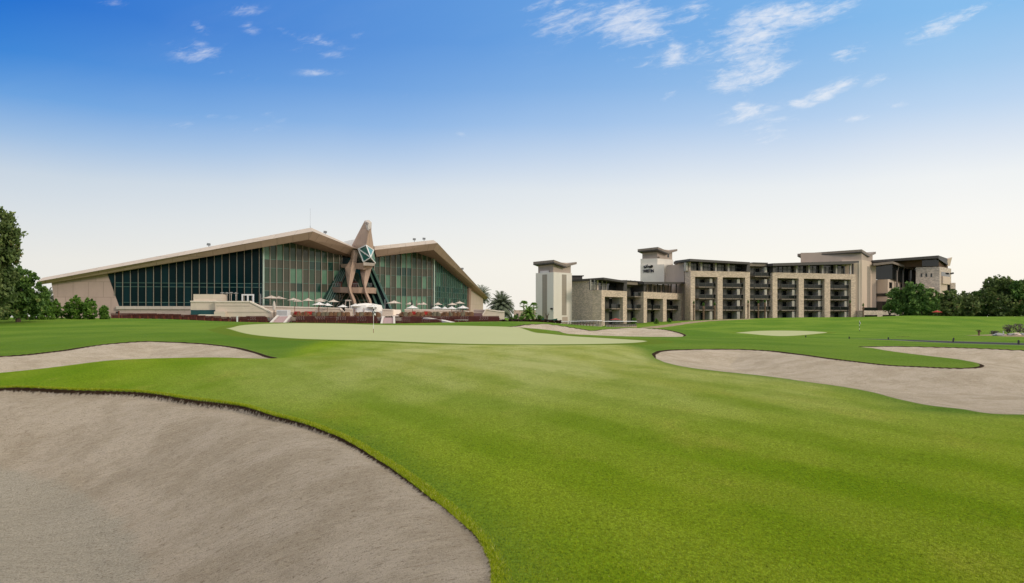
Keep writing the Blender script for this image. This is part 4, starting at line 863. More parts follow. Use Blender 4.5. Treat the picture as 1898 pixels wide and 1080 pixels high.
# patio heaters
for i, (px, ty) in enumerate(((412.3,541),(420.6,541.3),(428.6,541),(437.2,541.5))):
    Y = 130.2+.3*i; r = thing('patio_heater', 'patio heater with a domed grey hood above the stair wall, %s of four' % ['leftmost','second','third','rightmost'][i], 'patio heater', (X_(px,Y), Y, Z2), group='patio heaters above the stair wall'); x = X_(px,Y); zt = CAMZ+(HY-ty)/F*Y
    mb = MB(); mb.tube([(x,Y,zt-.2),(x,Y,zt-.12),(x,Y,zt)], [.40,.33,.05], 12); mb.build('hood', METG, r)
    mb = MB(); mb.tube([(x,Y,zt-.55),(x,Y,zt-.2)], .09, 8); mb.build('burner', CANV, r)
    mb = MB(); mb.tube([(x,Y,Z2),(x,Y,zt-.5)], .05, 8); mb.build('pole', CANV, r)
    mb = MB(); mb.tube([(x,Y,Z2),(x,Y,Z2+.6)], [.24,.2], 8); mb.build('base', METG, r)
# dark closed umbrellas, tall posts
for px, ty, by, Y, lb_ in ((763.5,556,575,141,'tall dark folded parasol left of the middle of the right terrace'),(772,556.5,575,141,'brown folded parasol right of the tall dark one'),(799.5,560,575,141,'dark folded parasol by the right glass corner')):
    r = thing('folded_parasol', lb_, 'parasol', P(px,by,Y)); x = X_(px,Y); z1 = CAMZ+(HY-ty)/F*Y; mb = MB(); mb.tube([(x,Y,z1-1.2),(x,Y,z1-.7),(x,Y,z1)], [.12,.17,.03], 8); mb.build('canopy', BLACK if px != 772 else POLE, r)
    mb = MB(); mb.tube([(x,Y,Z1),(x,Y,z1)], .03, 6); mb.build('pole', POLE, r)
def post(px, y0, y1, Y, w_, mat, name, label, cat='post'):
    mb = MB(); a, b_ = P(px,y1,Y), P(px,y0,Y); mb.bar(a, b_, w_); mb.box(b_.x-w_*.7, b_.x+w_*.7, Y-w_*.7, Y+w_*.7, b_.z, b_.z+w_*.4); return props(mb.build(name, mat), label, cat)
post(439.7,586.5,599,112,.16,WHITE,'white_post','white post on the grass left of the green'); post(713.5,555,574,133,.10,METG,'lamp_post','thin grey post beside the dark sloping glass','lamp post'); post(483,545,566,133,.16,METG,'lamp_post','grey post by the glass corner left of the large parasol','lamp post')
for px, y0, y1, Y in ((546.3,568,584,126),(590.3,568,584,126)): post(px,y0,y1,Y,.07,RUST,'slim_post','slim rust red post before the long cream wall, %s one' % ('left' if px < 560 else 'right'))
for px, y0, y1, Y in ((837,574,589,126.4),(857.5,573,590,126.4)): post(px,y0,y1,Y,.07,RUST,'slim_post','slim rust red post among the right wicker chairs, %s one' % ('left' if px < 850 else 'right'))
r = thing('signpost', 'rust red post with a black box near the left end of the clubhouse', 'post', P(220.5,588,100)); mb = MB(); mb.bar(P(220.5,589,100), P(220.5,576,100), .11); mb.build('post', RUST, r)
mb = MB(); a, b_ = P(215.5,580.5,100), P(219.8,577.6,100); mb.box(a.x, b_.x, 99.85, 100.2, a.z, b_.z); mb.build('box', BLACK, r)
# flagsticks
def flagstick(px, by, ty, Y, label, fold):
    x = X_(px,Y); zb = gz(x, Y)-.02; zt = CAMZ+(HY-ty)/F*Y; r = thing('flagstick', label, 'flagstick', (x, Y, zb), group='flagsticks'); n_ = 6
    for k in range(n_):
        mb = MB(); mb.tube([(x,Y,zb+(zt-zb)*k/n_),(x,Y,zb+(zt-zb)*(k+1)/n_)], .016 if Y < 80 else .035, 8); mb.build('stick', WHITE if k % 2 else (RUST if k == 0 and Y < 80 else BLACK if Y > 80 else CONC), r)
    mb = MB(); zz = zt-.02; pts_ = []; w_ = .30 if Y < 80 else .42
    for i in range(7):
        u_ = i/6; pts_.append([Vector((x-.01+u_*w_*.45+.05*math.sin(u_*9), Y-.03+.07*math.sin(u_*7), zz-u_*.30-v_*.42*(1-.2*u_))) for v_ in (0, .33, .66, 1)])
    for i in range(6):
        for j in range(3): mb.face([pts_[i][j], pts_[i+1][j], pts_[i+1][j+1], pts_[i][j+1]], (i//2+j) % 2)
    mb.build('flag', [WHITE, BLACK], r, smooth=True)
flagstick(692.3,617,567.5,56,'tall flagstick with a black and white checked flag on the near putting green',0)
flagstick(1593,614,594,145,'small flagstick with a black and white flag on the right slope',0)
# posts along the cart path
for px, y0, y1, Y, tl in ((1493.5,621.5,625.5,90,0),(1574,624.5,627,82,0),(1646.5,627,629.7,75,0),(1766,627.5,634.8,63.5,.2),(1888,635,642,56,0)):
    x = X_(px,Y); z_ = gz(x,Y); mb = MB(); hgt = max((y1-y0)/F*Y, .18); mb.bar((x,Y,z_-.05), (x+tl*.35,Y,z_+hgt), .09); mb.tube([(x+tl*.35,Y,z_+hgt),(x+tl*.37,Y,z_+hgt+.05)], [.065,.03], 8)
    props(mb.build('path_post', BLACK), 'short black post on the cart path, ' + {1493.5:'farthest to the left',1574:'second from the left, very low',1646.5:'middle one of five',1766:'leaning one',1888:'nearest to the right edge'}[px], 'post', 'short posts along the cart path')
# ---------------------------------------------------------------- hotel
hotel = thing('hotel', 'long stone and dark glass hotel with pale stair towers and butterfly roofs on the right', 'hotel', (60, 235, -.2))
def hx(px, Y): return Vector(((px-CX)/F*Y, Y))
def cornerbox(name, pl, Yl, pc, Yc, pr, Yr, z0, z1, mat, parent=hotel):
    """box seen by its corner: left face pl..pc, right face pc..pr"""
    l, c, r_ = hx(pl, Yl), hx(pc, Yc), hx(pr, Yr); k = l+r_-c; mb = MB()
    mb.hexa([(*q, z0) for q in (c, r_, k, l)]+[(*q, z1) for q in (c, r_, k, l)]); return mb.build(name, mat, parent)
def zz(py, Y): return CAMZ+(HY-py)/F*Y
def butterfly(pl, Yl, pc, Yc, pr, Yr, zl, zc, zd, zr, th, parent=hotel, f=.55, wing=None):
    """roof that dips to a valley along its right face and rises again"""
    l, c, r_ = hx(pl, Yl), hx(pc, Yc), hx(pr, Yr); k = l-c; mb = MB(); d_ = c+(r_-c)*f
    for (a, za), (b_, zb) in (((c, zc), (d_, zd)), ((d_, zd), (r_, zr))):
        mb.hexa([(*a, za-th), (*b_, zb-th), (*(b_+k), zb-th+zl-zc), (*(a+k), za-th+zl-zc), (*a, za), (*b_, zb), (*(b_+k), zb+zl-zc), (*(a+k), za+zl-zc)])
    o = mb.build('roof', ROOFM, parent); mb = MB()
    q = [(*c, zc-th-.01), (*d_, zd-th-.01), (*(d_+k), zd-th+zl-zc-.01), (*(c+k), zc-th+zl-zc-.01)]
    mb.hexa([Vector(v)*1 for v in q]+[Vector(v)+Vector((0,0,-.22)) for v in q]); mb.build('eave', ROOFD, o)
    b2 = MB(); b2.hexa([(*(c-(r_-c).normalized()*.0), zc-th*.5), (*(c+k), zl-th*.5), (*(c+k)+Vector((0,-.12)), zl-th*.5), (*c+Vector((0,-.12)), zc-th*.5), (*c, zc+.03), (*(c+k), zl+.03), (*(c+k)+Vector((0,-.12)), zl+.03), (*c+Vector((0,-.12)), zc+.03)])
    return o
# stair tower nearest the clubhouse
Yt = 196
tw = cornerbox('tower', 993, Yt+5, 1026, Yt, 1060, Yt+5, -.6, zz(504, Yt), RENDER)
cornerbox('tower', 1001, Yt+4.6, 1017, Yt+1.9, 1040, Yt+7, zz(504,Yt)+.003, zz(500,Yt), RENDER, tw)
cornerbox('tower_top', 997.5, Yt+5.6, 1025.5, Yt+1.0, 1058, Yt+5.8, zz(504,Yt)+.01, zz(484.5,Yt), RENDERT)
butterfly(988.3, Yt+5, 1026.5, Yt-1, 1069, Yt+6, zz(485,Yt+5), zz(481.2,Yt-1), zz(489.5,Yt+2), zz(485.2,Yt+6), .55)
fl = Face(hx(993,Yt+5), None, hx(1026,Yt), None); fr_ = Face(hx(1026,Yt), None, hx(1060,Yt+5), None)
def panel(face, px0, px1, y0, y1, mat, name, parent=hotel, off=.04, th=.08):
    mb = MB(); a, b_ = face.s_at(px0), face.s_at(px1); zt = face.z_at((px0+px1)/2, y0); zb = face.z_at((px0+px1)/2, y1)
    face.box(mb, a, b_, off-th, off, zb, zt); return mb.build(name, mat, parent)
panel(fl, 1005.2, 1014, 508.5, 593, LOUV, 'louvre_panel'); panel(fr_, 1041.5, 1049.8, 508.5, 584, LOUV, 'louvre_panel'); panel(fr_, 1042, 1052, 587, 600, RENDERT, 'door')
panel(fl, 1022, 1024.5, 570.5, 573.5, BLACK, 'wall_lamp', off=.4, th=.5)
# low wing: stone end wall, then a facade running back to the right
EW = Face(hx(1059.5, 207), None, hx(1115, 195), None); LW = Face(hx(1115, 195), None, hx(1270, 228), None)
zb = -.6
mb = MB(); zA = LW.z_at(1115, 537.2); zT = EW.z_at(1106, 518.5)
q = [EW.pt(0,0,zb), EW.pt(EW.L,0,zb), EW.pt(EW.L,0,zA), EW.pt(EW.s_at(1106.5),0,zA+.0), EW.pt(EW.s_at(1106.5),0,zT), EW.pt(0,0,EW.z_at(1060,520.5))]
mb.prism([v-LW.n.to_3d()*.03+LW.t.to_3d()*.002 for v in q], LW.t.to_3d()*.7); mb.build('end_wall', STONEG, hotel)
mb = MB(); q = [EW.pp(1058.2,521,.6), EW.pp(1058.2,518.2,.6), LW.pt(-1.0,1.2,LW.z_at(1112,514.3)), LW.pt(-1.0,1.2,LW.z_at(1112,517.8))]
mb.prism(q, (2, 12, 0)); q = [LW.pt(-1.0,1.2,LW.z_at(1112,514.3)), LW.pt(-1.0,1.2,LW.z_at(1112,517.8)), LW.pp(1162.5,524.5,1.2), LW.pp(1162.5,520.6,1.2)]
mb.prism(q, (-8, 14, 0)); mb.build('roof', ROOFD, hotel)
mb = MB(); a = EW.pp(1070,518,-2); mb.box(a.x-1.3, a.x+1.3, a.y, a.y+2, a.z-.3, a.z+.9); mb.box(a.x-1.7, a.x+1.7, a.y-.3, a.y+2.3, a.z+.9, a.z+1.1); mb.build('roof_vent', ROOFD, hotel)
def facade(face, px0, px1, ztop, zbase, floors, bays, deep, name='storey', first=None, curt=True):
    """a recessed front between px0 and px1: for every floor a slab, railing, windows and dividers"""
    s0, s1 = face.s_at(px0, -deep), face.s_at(px1, -deep); n_ = bays
    for k, (zf, zc) in enumerate(floors):
        mb = MB(); face.box(mb, s0, s1, -deep, -deep*.25, zf-.28, zf+.02); bal = mb.build('balcony', H_SLAB, hotel) if zf > 1 else hotel
        if zf > 1:
            mb = MB(); face.box(mb, s0, s1, -deep*.25-.05, -deep*.25-.02, zf+.10, zf+.95); mb.build('railing_glass', H_RG, bal)
            mb = MB(); st = (s1-s0)/(n_*4)
            for i in range(n_*4+1): a = s0+i*st; face.box(mb, a-.05, a+.05, -deep*.25-.02, -deep*.25+.05, zf-.35, zf+1.05)
            face.box(mb, s0, s1, -deep*.25-.04, -deep*.25+.06, zf+.96, zf+1.03); mb.build('railing', RAIL, bal)
        bw = (s1-s0)/n_
        for i in range(n_):
            a = s0+i*bw; mb = MB()
            face.box(mb, a, a+bw*.12, -deep-.1, -deep, zf+.02, zc, 1 if curt else 0); face.box(mb, a+bw*.13, a+bw*.27, -deep-.1, -deep+.004, zf+.02, zc, 1); face.box(mb, a+bw*.28, a+bw*.42, -deep-.1, -deep-.02, zf+.02, zc-.25, 0)
            face.box(mb, a+bw*.52, a+bw*.76, -deep-.1, -deep, zf+.02, zc, 1); face.box(mb, a+bw*.77, a+bw, -deep-.1, -deep-.02, zf+.02, zc, 0)
            for q in (.125, .275, .42, .64, .765): face.box(mb, a+bw*q-.04, a+bw*q+.04, -deep-.0, -deep+.06, zf+.02, zc, 2)
            mb.build('window', [H_DARK, H_CURT, RAIL], hotel)
            mb = MB(); face.box(mb, a+bw*.42, a+bw*.52, -deep-.1, -deep*.30, zf+.02, zc); o = mb.build('divider', H_LITE, hotel)
            if zf > 1 and curt: mb = MB(); face.box(mb, a+bw*.475, a+bw*.505, -deep*.30, -deep*.30+.03, zf+1.1, zc-.35); mb.build('painted_lit_strip', H_WARM, o)  # paler strip: light on the divider put into its colour
        mb = MB(); face.box(mb, s0, s1, -deep-.1, -deep+.3, zc, zc+.35); mb.build('beam', H_SLAB, hotel)
def frame(face, piers, pxa, pxb, ztop, zsoff, zbase, deep, mat=STONE):
    mb = MB(); s0, s1 = face.s_at(pxa), face.s_at(pxb)
    face.box(mb, s0, s1, -deep, 0, zsoff, ztop)
    for a, b_ in piers:
        sa_, sb2 = face.s_at(a), face.s_at(b_); face.box(mb, sa_, sb2, -deep, -.003, zbase, zsoff)
    return mb.build('stone_frame', mat, hotel)
zl = [(-.5, 3.55), (4.1, 6.75)]
frame(LW, [(1115,1121),(1154.8,1162)], 1115, 1162, zA, LW.z_at(1135,550), zb, 2.6)
facade(LW, 1118, 1156, 0, zb, zl, 1, 3.2)
s_a, s_b = LW.s_at(1162), LW.s_at(1193)
facade(LW, 1160, 1192, 0, zb, zl+[(7.3, 9.9)], 1, 3.4)
mb = MB(); LW.box(mb, s_a-.3, s_b+.3, -8, -.9, 10.2, LW.z_at(1175, 521.5)); mb.build('parapet', H_SLAB, hotel)
for px in (1166, 1174, 1182): mb = MB(); s = LW.s_at(px); LW.box(mb, s, s+.35, -.93, -.86, 10.9, 11.3); mb.build('vent_slot', BLACK, hotel)
mb = MB(); LW.box(mb, s_a-.3, s_b+.6, -9, -.6, LW.z_at(1175, 521.4), LW.z_at(1175, 519.6)); mb.build('roof', ROOFD, hotel)
zB_ = LW.z_at(1232, 542.2)
frame(LW, [(1193,1199.2),(1229,1235.6),(1262,1270)], 1193, 1270, zB_, LW.z_at(1232, 554), zb, 2.6)
facade(LW, 1196, 1232, 0, zb, zl, 1, 3.2); facade(LW, 1232, 1266, 0, zb, zl, 1, 3.2)
# top storey over the first frame and open loggia over the second
mb = MB(); a, b_ = LW.s_at(1107), LW.s_at(1156); LW.box(mb, a, b_, -2.3, -2.1, zA+.02, LW.z_at(1135, 520)); mb.build('window', H_DARK, hotel)
mb = MB()
for px in (1107.5, 1115, 1120.5, 1128.5, 1136.5): s = LW.s_at(px); LW.box(mb, s-.1, s+.12, -2.1, -1.9, zA+.02, LW.z_at(1135, 519.5))
LW.box(mb, a, LW.s_at(1136.5), -2.1, -1.98, zA+1.2, zA+1.3); mb.build('window_frame', H_LITE, hotel)
for a_, c_ in ((1109,1119),(1129,1136)): mb = MB(); LW.box(mb, LW.s_at(a_), LW.s_at(c_), -2.12, -2.04, zA+.1, zA+1.9); mb.build('blind', H_CURT, hotel)
mb = MB(); q = [LW.pp(1155,538.8,.1), LW.pp(1162,539.2,.1), LW.pp(1162,521,.1), LW.pp(1157,521,.1)]; mb.prism(q, -LW.n.to_3d()*3); mb.build('side_fin', ROOFD, hotel)
mb = MB(); q = [LW.pp(1194,526.5,1), LW.pp(1194,522,1), LW.pp(1273.5,522.6,1), LW.pp(1273.5,525.6,1)]; mb.prism(q, -LW.n.to_3d()*5); mb.build('canopy', ROOFD, hotel)
mb = MB(); q = [LW.pp(1193,540,.0), LW.pp(1195.5,540,.0), LW.pp(1199,526,.0), LW.pp(1193,526,.0)]; mb.prism(q, -LW.n.to_3d()*4); mb.build('side_fin', ROOFD, hotel)
for i, px in enumerate((1201, 1211, 1214.5, 1222.5, 1230, 1233, 1240, 1247.5, 1250, 1257, 1265)):
    mb = MB(); s = LW.s_at(px); LW.box(mb, s-.12, s+.12, -.7 if i % 2 else -2, -.45 if i % 2 else -1.8, zB_, LW.z_at(px, 525.5)); mb.build('post', ROOFD, hotel)
mb = MB(); LW.box(mb, LW.s_at(1200), LW.s_at(1262), -4.4, -4.2, zB_, LW.z_at(1235, 526)); mb.build('wall', RENDERT, hotel)
for k in range(7): mb = MB(); s = LW.s_at(1203+k*8.4); LW.box(mb, s, s+1.1, -4.2, -4.1, zB_+.2, zB_+2.0+.3*(k % 2)); mb.build('window', H_CURT, hotel)
mb = MB(); LW.box(mb, LW.s_at(1193), LW.s_at(1270), -12, -4.5, zb, zB_+2.4); mb.build('core', RENDERT, hotel)
# tower with the hotel's name
Ys = 236
cornerbox('tower', 1187, Ys+3, 1231, Ys, 1262, Ys+7, 4, zz(489.5, Ys), RENDER)
cornerbox('tower', 1187.2, Ys+3.4, 1218.5, Ys+1.2, 1247.5, Ys+7, zz(489.5, Ys)+.003, zz(478.0, Ys), RENDER)
cornerbox('tower_top', 1190.5, Ys+3.9, 1218.3, Ys+1.9, 1246, Ys+7, zz(478, Ys)+.01, zz(460, Ys), RENDERT)
butterfly(1181.8, Ys+3, 1219.5, Ys-.5, 1255.5, Ys+7, zz(461.6,Ys+3), zz(457.4,Ys-.5), zz(465.5,Ys+3), zz(461.3,Ys+7), .6)
SF_ = Face(hx(1187,Ys+3), None, hx(1231,Ys), None); SR = Face(hx(1218.3,Ys+1.9), None, hx(1246,Ys+7), None)
panel(SR, 1237, 1240, 471, 477, H_DARK, 'window'); panel(SR, 1218.8, 1221.3, 475.5, 479, POLE, 'wall_lamp', off=.4, th=.4)
sgn = thing('hotel_sign', 'black raised lettering in two scripts on the pale tower wall', 'sign', SF_.pp(1201, 500, .1))
def letters(txt, px0, px1, ytop, ybot, name):
    cu_ = bpy.data.curves.new('lettering', 'FONT'); cu_.body = txt; cu_.extrude = .06; cu_.size = 1; cu_.offset = .035; tmp = bpy.data.objects.new('lettering', cu_); C.objects.link(tmp)
    dg = bpy.context.evaluated_depsgraph_get(); me = bpy.data.meshes.new_from_object(tmp.evaluated_get(dg)); bpy.data.objects.remove(tmp); bpy.data.curves.remove(cu_)
    co_ = np.array([v.co[:] for v in me.vertices]); lo, hi = co_.min(0), co_.max(0)
    s0, s1 = SF_.s_at(px0), SF_.s_at(px1); z0, z1 = SF_.z_at(px0, ybot), SF_.z_at(px0, ytop)
    for v in me.vertices:
        a = s0+(v.co.x-lo[0])/(hi[0]-lo[0])*(s1-s0); z_ = z0+(v.co.y-lo[1])/(hi[1]-lo[1])*(z1-z0); v.co = SF_.pt(a, .12+v.co.z, z_)
    me.transform(Matrix.Translation(-sgn.location)); me.materials.clear(); me.materials.append(BLACK); o = bpy.data.objects.new(name, me); C.objects.link(o); o.parent = sgn
letters('WESTIN', 1191.8, 1212, 499.3, 505, 'lettering')
def stroke(mb, pts, r_=.16):          # pts in photo pixels on the sign wall
    mb.tube([SF_.pp(x, y_, .15) for x, y_ in pts], r_, 6)
mb = MB()    # the Arabic name, written right to left
stroke(mb, [(1209.3,492.6),(1208.0,491.3),(1206.7,492.3),(1207.2,493.9),(1209.0,493.8),(1209.3,492.6),(1209.2,494.6),(1207.2,495.4),(1205.4,495.0)]); 
stroke(mb, [(1205.6,492.2),(1205.2,494.2),(1203.9,494.4),(1203.6,493.0),(1203.3,494.4),(1202.3,494.5),(1202.0,493.1),(1201.6,494.6),(1200.2,494.7),(1199.4,492.9),(1198.9,494.6),(1198.1,494.5),(1197.9,492.2),(1197.6,494.8),(1196.3,496.0),(1194.5,495.9),(1193.6,494.4),(1194.0,492.7)])
for x, y_ in ((1199.0,490.8),(1200.3,490.8),(1195.6,492.8),(1204.0,496.2),(1205.2,496.2)): stroke(mb, [(x-.3,y_),(x+.3,y_)], .15)
mb.build('arabic_lettering', BLACK, sgn)
# tall block
TF = Face(hx(1280, 222), None, hx(1586, 240), None); TE = Face(hx(1256.5, 234), None, hx(1280, 222), None)
zt1 = TF.z_at(1280, 501.4); zt2 = TF.z_at(1440, 504.8)
mb = MB(); q = [TE.pt(0,0,zb), TE.pt(TE.L,0,zb), TE.pt(TE.L,0,zt1), TE.pt(TE.s_at(1276.5),0,zt1), TE.pt(TE.s_at(1276.5),0,TE.z_at(1276.5,483)), TE.pt(0,0,TE.z_at(1256.5,485.5))]
mb.prism([v-TF.n.to_3d()*.03 for v in q], TF.t.to_3d()*.7); mb.build('end_wall', STONEG, hotel)
fz = [(-1.2, 3.45), (3.95, 6.6), (7.15, 9.8), (10.35, 12.7)]
zs1 = TF.z_at(1335, 513.4); zs2 = TF.z_at(1510, 516.4)
frame(TF, [(1280,1288.2),(1330,1339.5),(1381.3,1390)], 1280, 1390, zt1, zs1, -1.5, 3.0)
facade(TF, 1285, 1334, 0, zb, fz, 1, 3.8); facade(TF, 1334, 1386, 0, zb, fz, 1, 3.8)
facade(TF, 1388, 1432, 0, zb, fz+[(13.6, 16.1)], 1, 3.8)
frame(TF, [(1432,1440.8),(1480.5,1490),(1528.5,1538.8),(1577.5,1586)], 1432, 1586, zt2, zs2, -1.5, 3.0)
for a, b_ in ((1437,1485),(1485,1533),(1533,1582)): facade(TF, a, b_, 0, zb, fz, 1, 3.8)
mb = MB(); TF.box(mb, TF.s_at(1390)-.3, TF.s_at(1432)+.3, -10, -1.4, 16.4, TF.z_at(1410,487.5)); mb.build('parapet', H_SLAB, hotel)
mb = MB(); TF.box(mb, TF.s_at(1401), TF.s_at(1428), -10, -1.1, TF.z_at(1410,487.4), TF.z_at(1410,485.6)); mb.build('roof', ROOFD, hotel)
# penthouse storeys
def penthouse(pa, pb, zfl, ytop, frames, posts):
    mb = MB(); TF.box(mb, TF.s_at(pa), TF.s_at(pb), -2.6, -2.4, zfl+.02, TF.z_at((pa+pb)/2, ytop)); mb.build('window', H_DARK, hotel)
    for a, b_ in frames: mb = MB(); TF.box(mb, TF.s_at(a), TF.s_at(b_), -2.42, -2.34, zfl+.15, zfl+(TF.z_at(pa, ytop)-zfl)*.86); mb.build('blind', H_CURT, hotel)
    for px in posts: mb = MB(); s = TF.s_at(px); TF.box(mb, s-.28, s+.28, -2.3, -1.2, zfl+.02, TF.z_at(px, ytop)); mb.build('post', H_LITE, hotel)
    mb = MB(); s = TF.s_at(pa)
    while s < TF.s_at(pb): TF.box(mb, s-.05, s+.05, -2.34, -2.2, zfl+.02, TF.z_at(pa, ytop)); s += 1.5
    TF.box(mb, TF.s_at(pa), TF.s_at(pb), -2.34, -2.24, zfl+(TF.z_at(pa, ytop)-zfl)*.48, zfl+(TF.z_at(pa, ytop)-zfl)*.55); mb.build('window_frame', RAIL, hotel)
penthouse(1277, 1386, zt1, 485.5, [(1280,1299),(1306,1322),(1334,1351),(1358,1371)], (1277.5, 1304.5, 1331.5, 1355))
penthouse(1436, 1577, zt2, 490.5, [(1440,1448),(1460,1474),(1486,1497),(1507,1520),(1535,1545),(1560,1573)], (1482, 1505, 1530, 1556))
mb = MB(); q = [TF.pp(1279,483.5,1.2), TF.pp(1279,479.3,1.2), TF.pp(1390,485.6,1.2), TF.pp(1390,489.6,1.2)]; mb.prism(q, -TF.n.to_3d()*8)
q = [TE.pp(1248.5,489,.7), TE.pp(1248.5,484.5,.7), TF.pp(1279,479.3,1.2), TF.pp(1279,483.5,1.2)]; mb.prism(q, (3, 10, .2)); mb.build('roof', ROOFD, hotel)
mb = MB(); q = [TF.pp(1383.5,503,.2), TF.pp(1390,503.2,.2), TF.pp(1390,487,.2), TF.pp(1385,487,.2)]; mb.prism(q, -TF.n.to_3d()*4); mb.build('side_fin', ROOFD, hotel)
mb = MB(); q = [TF.pp(1432.5,504.5,.2), TF.pp(1436,504.6,.2), TF.pp(1440,491,.2), TF.pp(1433,491,.2)]; mb.prism(q, -TF.n.to_3d()*4); mb.build('side_fin', ROOFD, hotel)
mb = MB(); q = [TF.pp(1432.5,492.6,1.4), TF.pp(1432.5,487.6,1.4), TF.pp(1592,483.2,1.4), TF.pp(1592,486,1.4), TF.pp(1575,489,1.4)]; mb.prism(q, -TF.n.to_3d()*8); mb.build('roof', ROOFD, hotel)
for px in (1579, 1582): mb = MB(); s = TF.s_at(px); TF.box(mb, s-.2, s+.2, -.9 if px < 1580 else -.5, -.5 if px < 1580 else -.1, zt2, TF.z_at(px, 488.5)); mb.build('post', CONC if px < 1580 else ROOFD, hotel)
mb = MB(); TF.box(mb, .5, TF.s_at(1585), -16, -4.2, zb-1, zt1-.5); TF.box(mb, .5, TF.s_at(1585), -14, -4.4, zt1-.49, zt1+2.2); mb.build('core', RENDERT, hotel)
# stair tower and long attic behind the tall block
Ya = 244
cornerbox('tower', 1560, Ya-2, 1597.5, Ya-3.5, 1620, Ya+9, -1, zz(482.5, Ya), RENDERW)
cornerbox('tower_top', 1484, Ya+2, 1597, Ya-2.8, 1617.5, Ya+8.5, zz(492,Ya), zz(466, Ya-2.8), RENDERT)
butterfly(1478, Ya+3, 1597.5, Ya-4, 1623.5, Ya+9, zz(470,Ya+3), zz(461.8,Ya-4), zz(470.5,Ya+2), zz(466.2,Ya+9), .65)
cornerbox('wall', 1584, 243, 1592.5, 240.5, 1600, 243, -1, zz(484.3,240.5), RENDER)
AR = Face(hx(1597.5,Ya-3.5), None, hx(1620,Ya+9), None); panel(AR, 1607.3, 1613.2, 493.5, 572, LOUV, 'louvre_panel')
# east wing
Ye = 250
mb = MB(); mb.prism([P(1614,590,Ye+1), P(1624,590,Ye+1), P(1624,488,Ye+1), P(1614,487,Ye+1)], (0,2,0)); mb.build('wall', RENDERW, hotel)
E1 = Face(hx(1618, Ye+2), None, hx(1645.5, Ye-2), None); E2 = Face(hx(1645.5, Ye-2), None, hx(1684, Ye+9), None)
cornerbox('wall', 1621, Ye+2, 1645.5, Ye-2, 1684, Ye+9, -1, zz(517.2, Ye-2), RENDERW)
panel(E1, 1623, 1645, 543.5, 549, H_DARK, 'window'); panel(E1, 1623, 1645, 558.5, 574, H_DARK, 'window')
panel(E2, 1648, 1653.5, 523, 534, H_DARK, 'window'); panel(E2, 1660, 1664.5, 524, 533, H_DARK, 'window'); panel(E2, 1669.5, 1675, 525, 533, H_DARK, 'window')
mb = MB(); a = hx(1623.5, Ye+1); b_ = hx(1654, Ye-1); c = hx(1696, Ye+10); d_ = hx(1660, Ye+16)
mb.hexa([(*a, zz(517,Ye)), (*b_, zz(517.5,Ye)), (*c, zz(530,Ye+10)), (*d_, zz(517,Ye)), (*a, zz(488,Ye)), (*b_, zz(487,Ye)), (*c, zz(500,Ye+10)), (*d_, zz(488,Ye))]); mb.build('terrace_opening', H_DARK, hotel)
mb = MB(); mb.prism([P(1619,492,Ye-2.4), P(1619,487.5,Ye-2.4), P(1655,484,Ye-3.4), P(1655,488,Ye-3.4)], (6, 14, 0)); mb.prism([P(1655,488.2,Ye-3.4), P(1655,484.2,Ye-3.4), P(1698.5,498.5,Ye+8), P(1698.5,502.5,Ye+8)], (3, 9, .5)); mb.build('canopy', ROOFM, hotel)
mb = MB(); mb.prism([P(1689,524,Ye+5.4), P(1696,531,Ye+6), P(1698.5,502,Ye+6.5), P(1693,500,Ye+6)], (1.5, 4, 0)); mb.build('side_fin', ROOFD, hotel)
for bx, by in ((1662.5, 533), (1673.5, 533), (1685, 533)):
    Yb = Ye-1+(bx-1655)*.26; mb = MB(); mb.bar(P(bx,by+4,Yb), P(bx,505,Yb), .35); mb.bar(P(bx,506,Yb), P(bx-3.5,491,Yb+.5), .22); mb.bar(P(bx,506,Yb), P(bx+3.5,493,Yb+.5), .22); mb.build('tree_column', ROOFM, hotel)
cornerbox('stone_block', 1697.5, Ye+1, 1741.5, Ye-2, 1763, Ye+8, -1, zz(494, Ye-2), STONEG)
SB_ = Face(hx(1697.5,Ye+1), None, hx(1741.5,Ye-2), None); SC = Face(hx(1741.5,Ye-2), None, hx(1763,Ye+8), None)
for px in (1708, 1717, 1726.3): panel(SB_, px-1.5, px+1.7, 506.2, 513, H_DARK, 'window')
panel(SC, 1744.5, 1760, 504.5, 512, H_DARK, 'window'); panel(SC, 1744.5, 1758.5, 512.3, 526.5, RENDERW, 'balcony', off=.5, th=.6); panel(SC, 1744.5, 1755.5, 527, 549, RENDERW, 'wall'); panel(SC, 1755.7, 1758.3, 527, 549, H_DARK, 'window')
cornerbox('wall', 1706, Ye-4, 1722, Ye-6, 1732, Ye-3, -1, zz(531.5,Ye-6), RENDERW)
cornerbox('wall', 1676, Ye+8, 1690, Ye+7, 1705, Ye+9, -1, zz(498,Ye+7), H_DARK)
for y0 in (525, 536): mb = MB(); a = P(1764.5,y0+12,Ye+6); mb.box(a.x-1, a.x+.6, Ye+5, Ye+9, a.z, a.z+2.2); mb.build('balcony', STONEG, hotel)
cornerbox('attic', 1642, Ye+4, 1740, Ye-1.6, 1757, Ye+7, zz(494,Ye)+.01, zz(478.5,Ye), WOOD)
AT = Face(hx(1642,Ye+4), None, hx(1740,Ye-1.6), None); panel(AT, 1709, 1740, 480, 493, H_DARK, 'window')
mb = MB(); mb.prism([P(1617,486,Ye), P(1617,482,Ye), P(1739.5,473,Ye-4), P(1739.5,478.3,Ye-4)], (4, 14, 0)); mb.prism([P(1739.5,479.5,Ye-4), P(1739.5,473,Ye-4), P(1755,478.5,Ye+3), P(1757,491,Ye+3)], (6, 10, .3)); mb.build('roof', ROOFD, hotel)
mb = MB(); mb.prism([P(1755,493,Ye+3.5), P(1756.5,481,Ye+3.5), P(1765,476.3,Ye+5), P(1764,480,Ye+5), P(1761,492,Ye+5)], (1, 5, 0)); mb.build('roof', RENDERW, hotel)
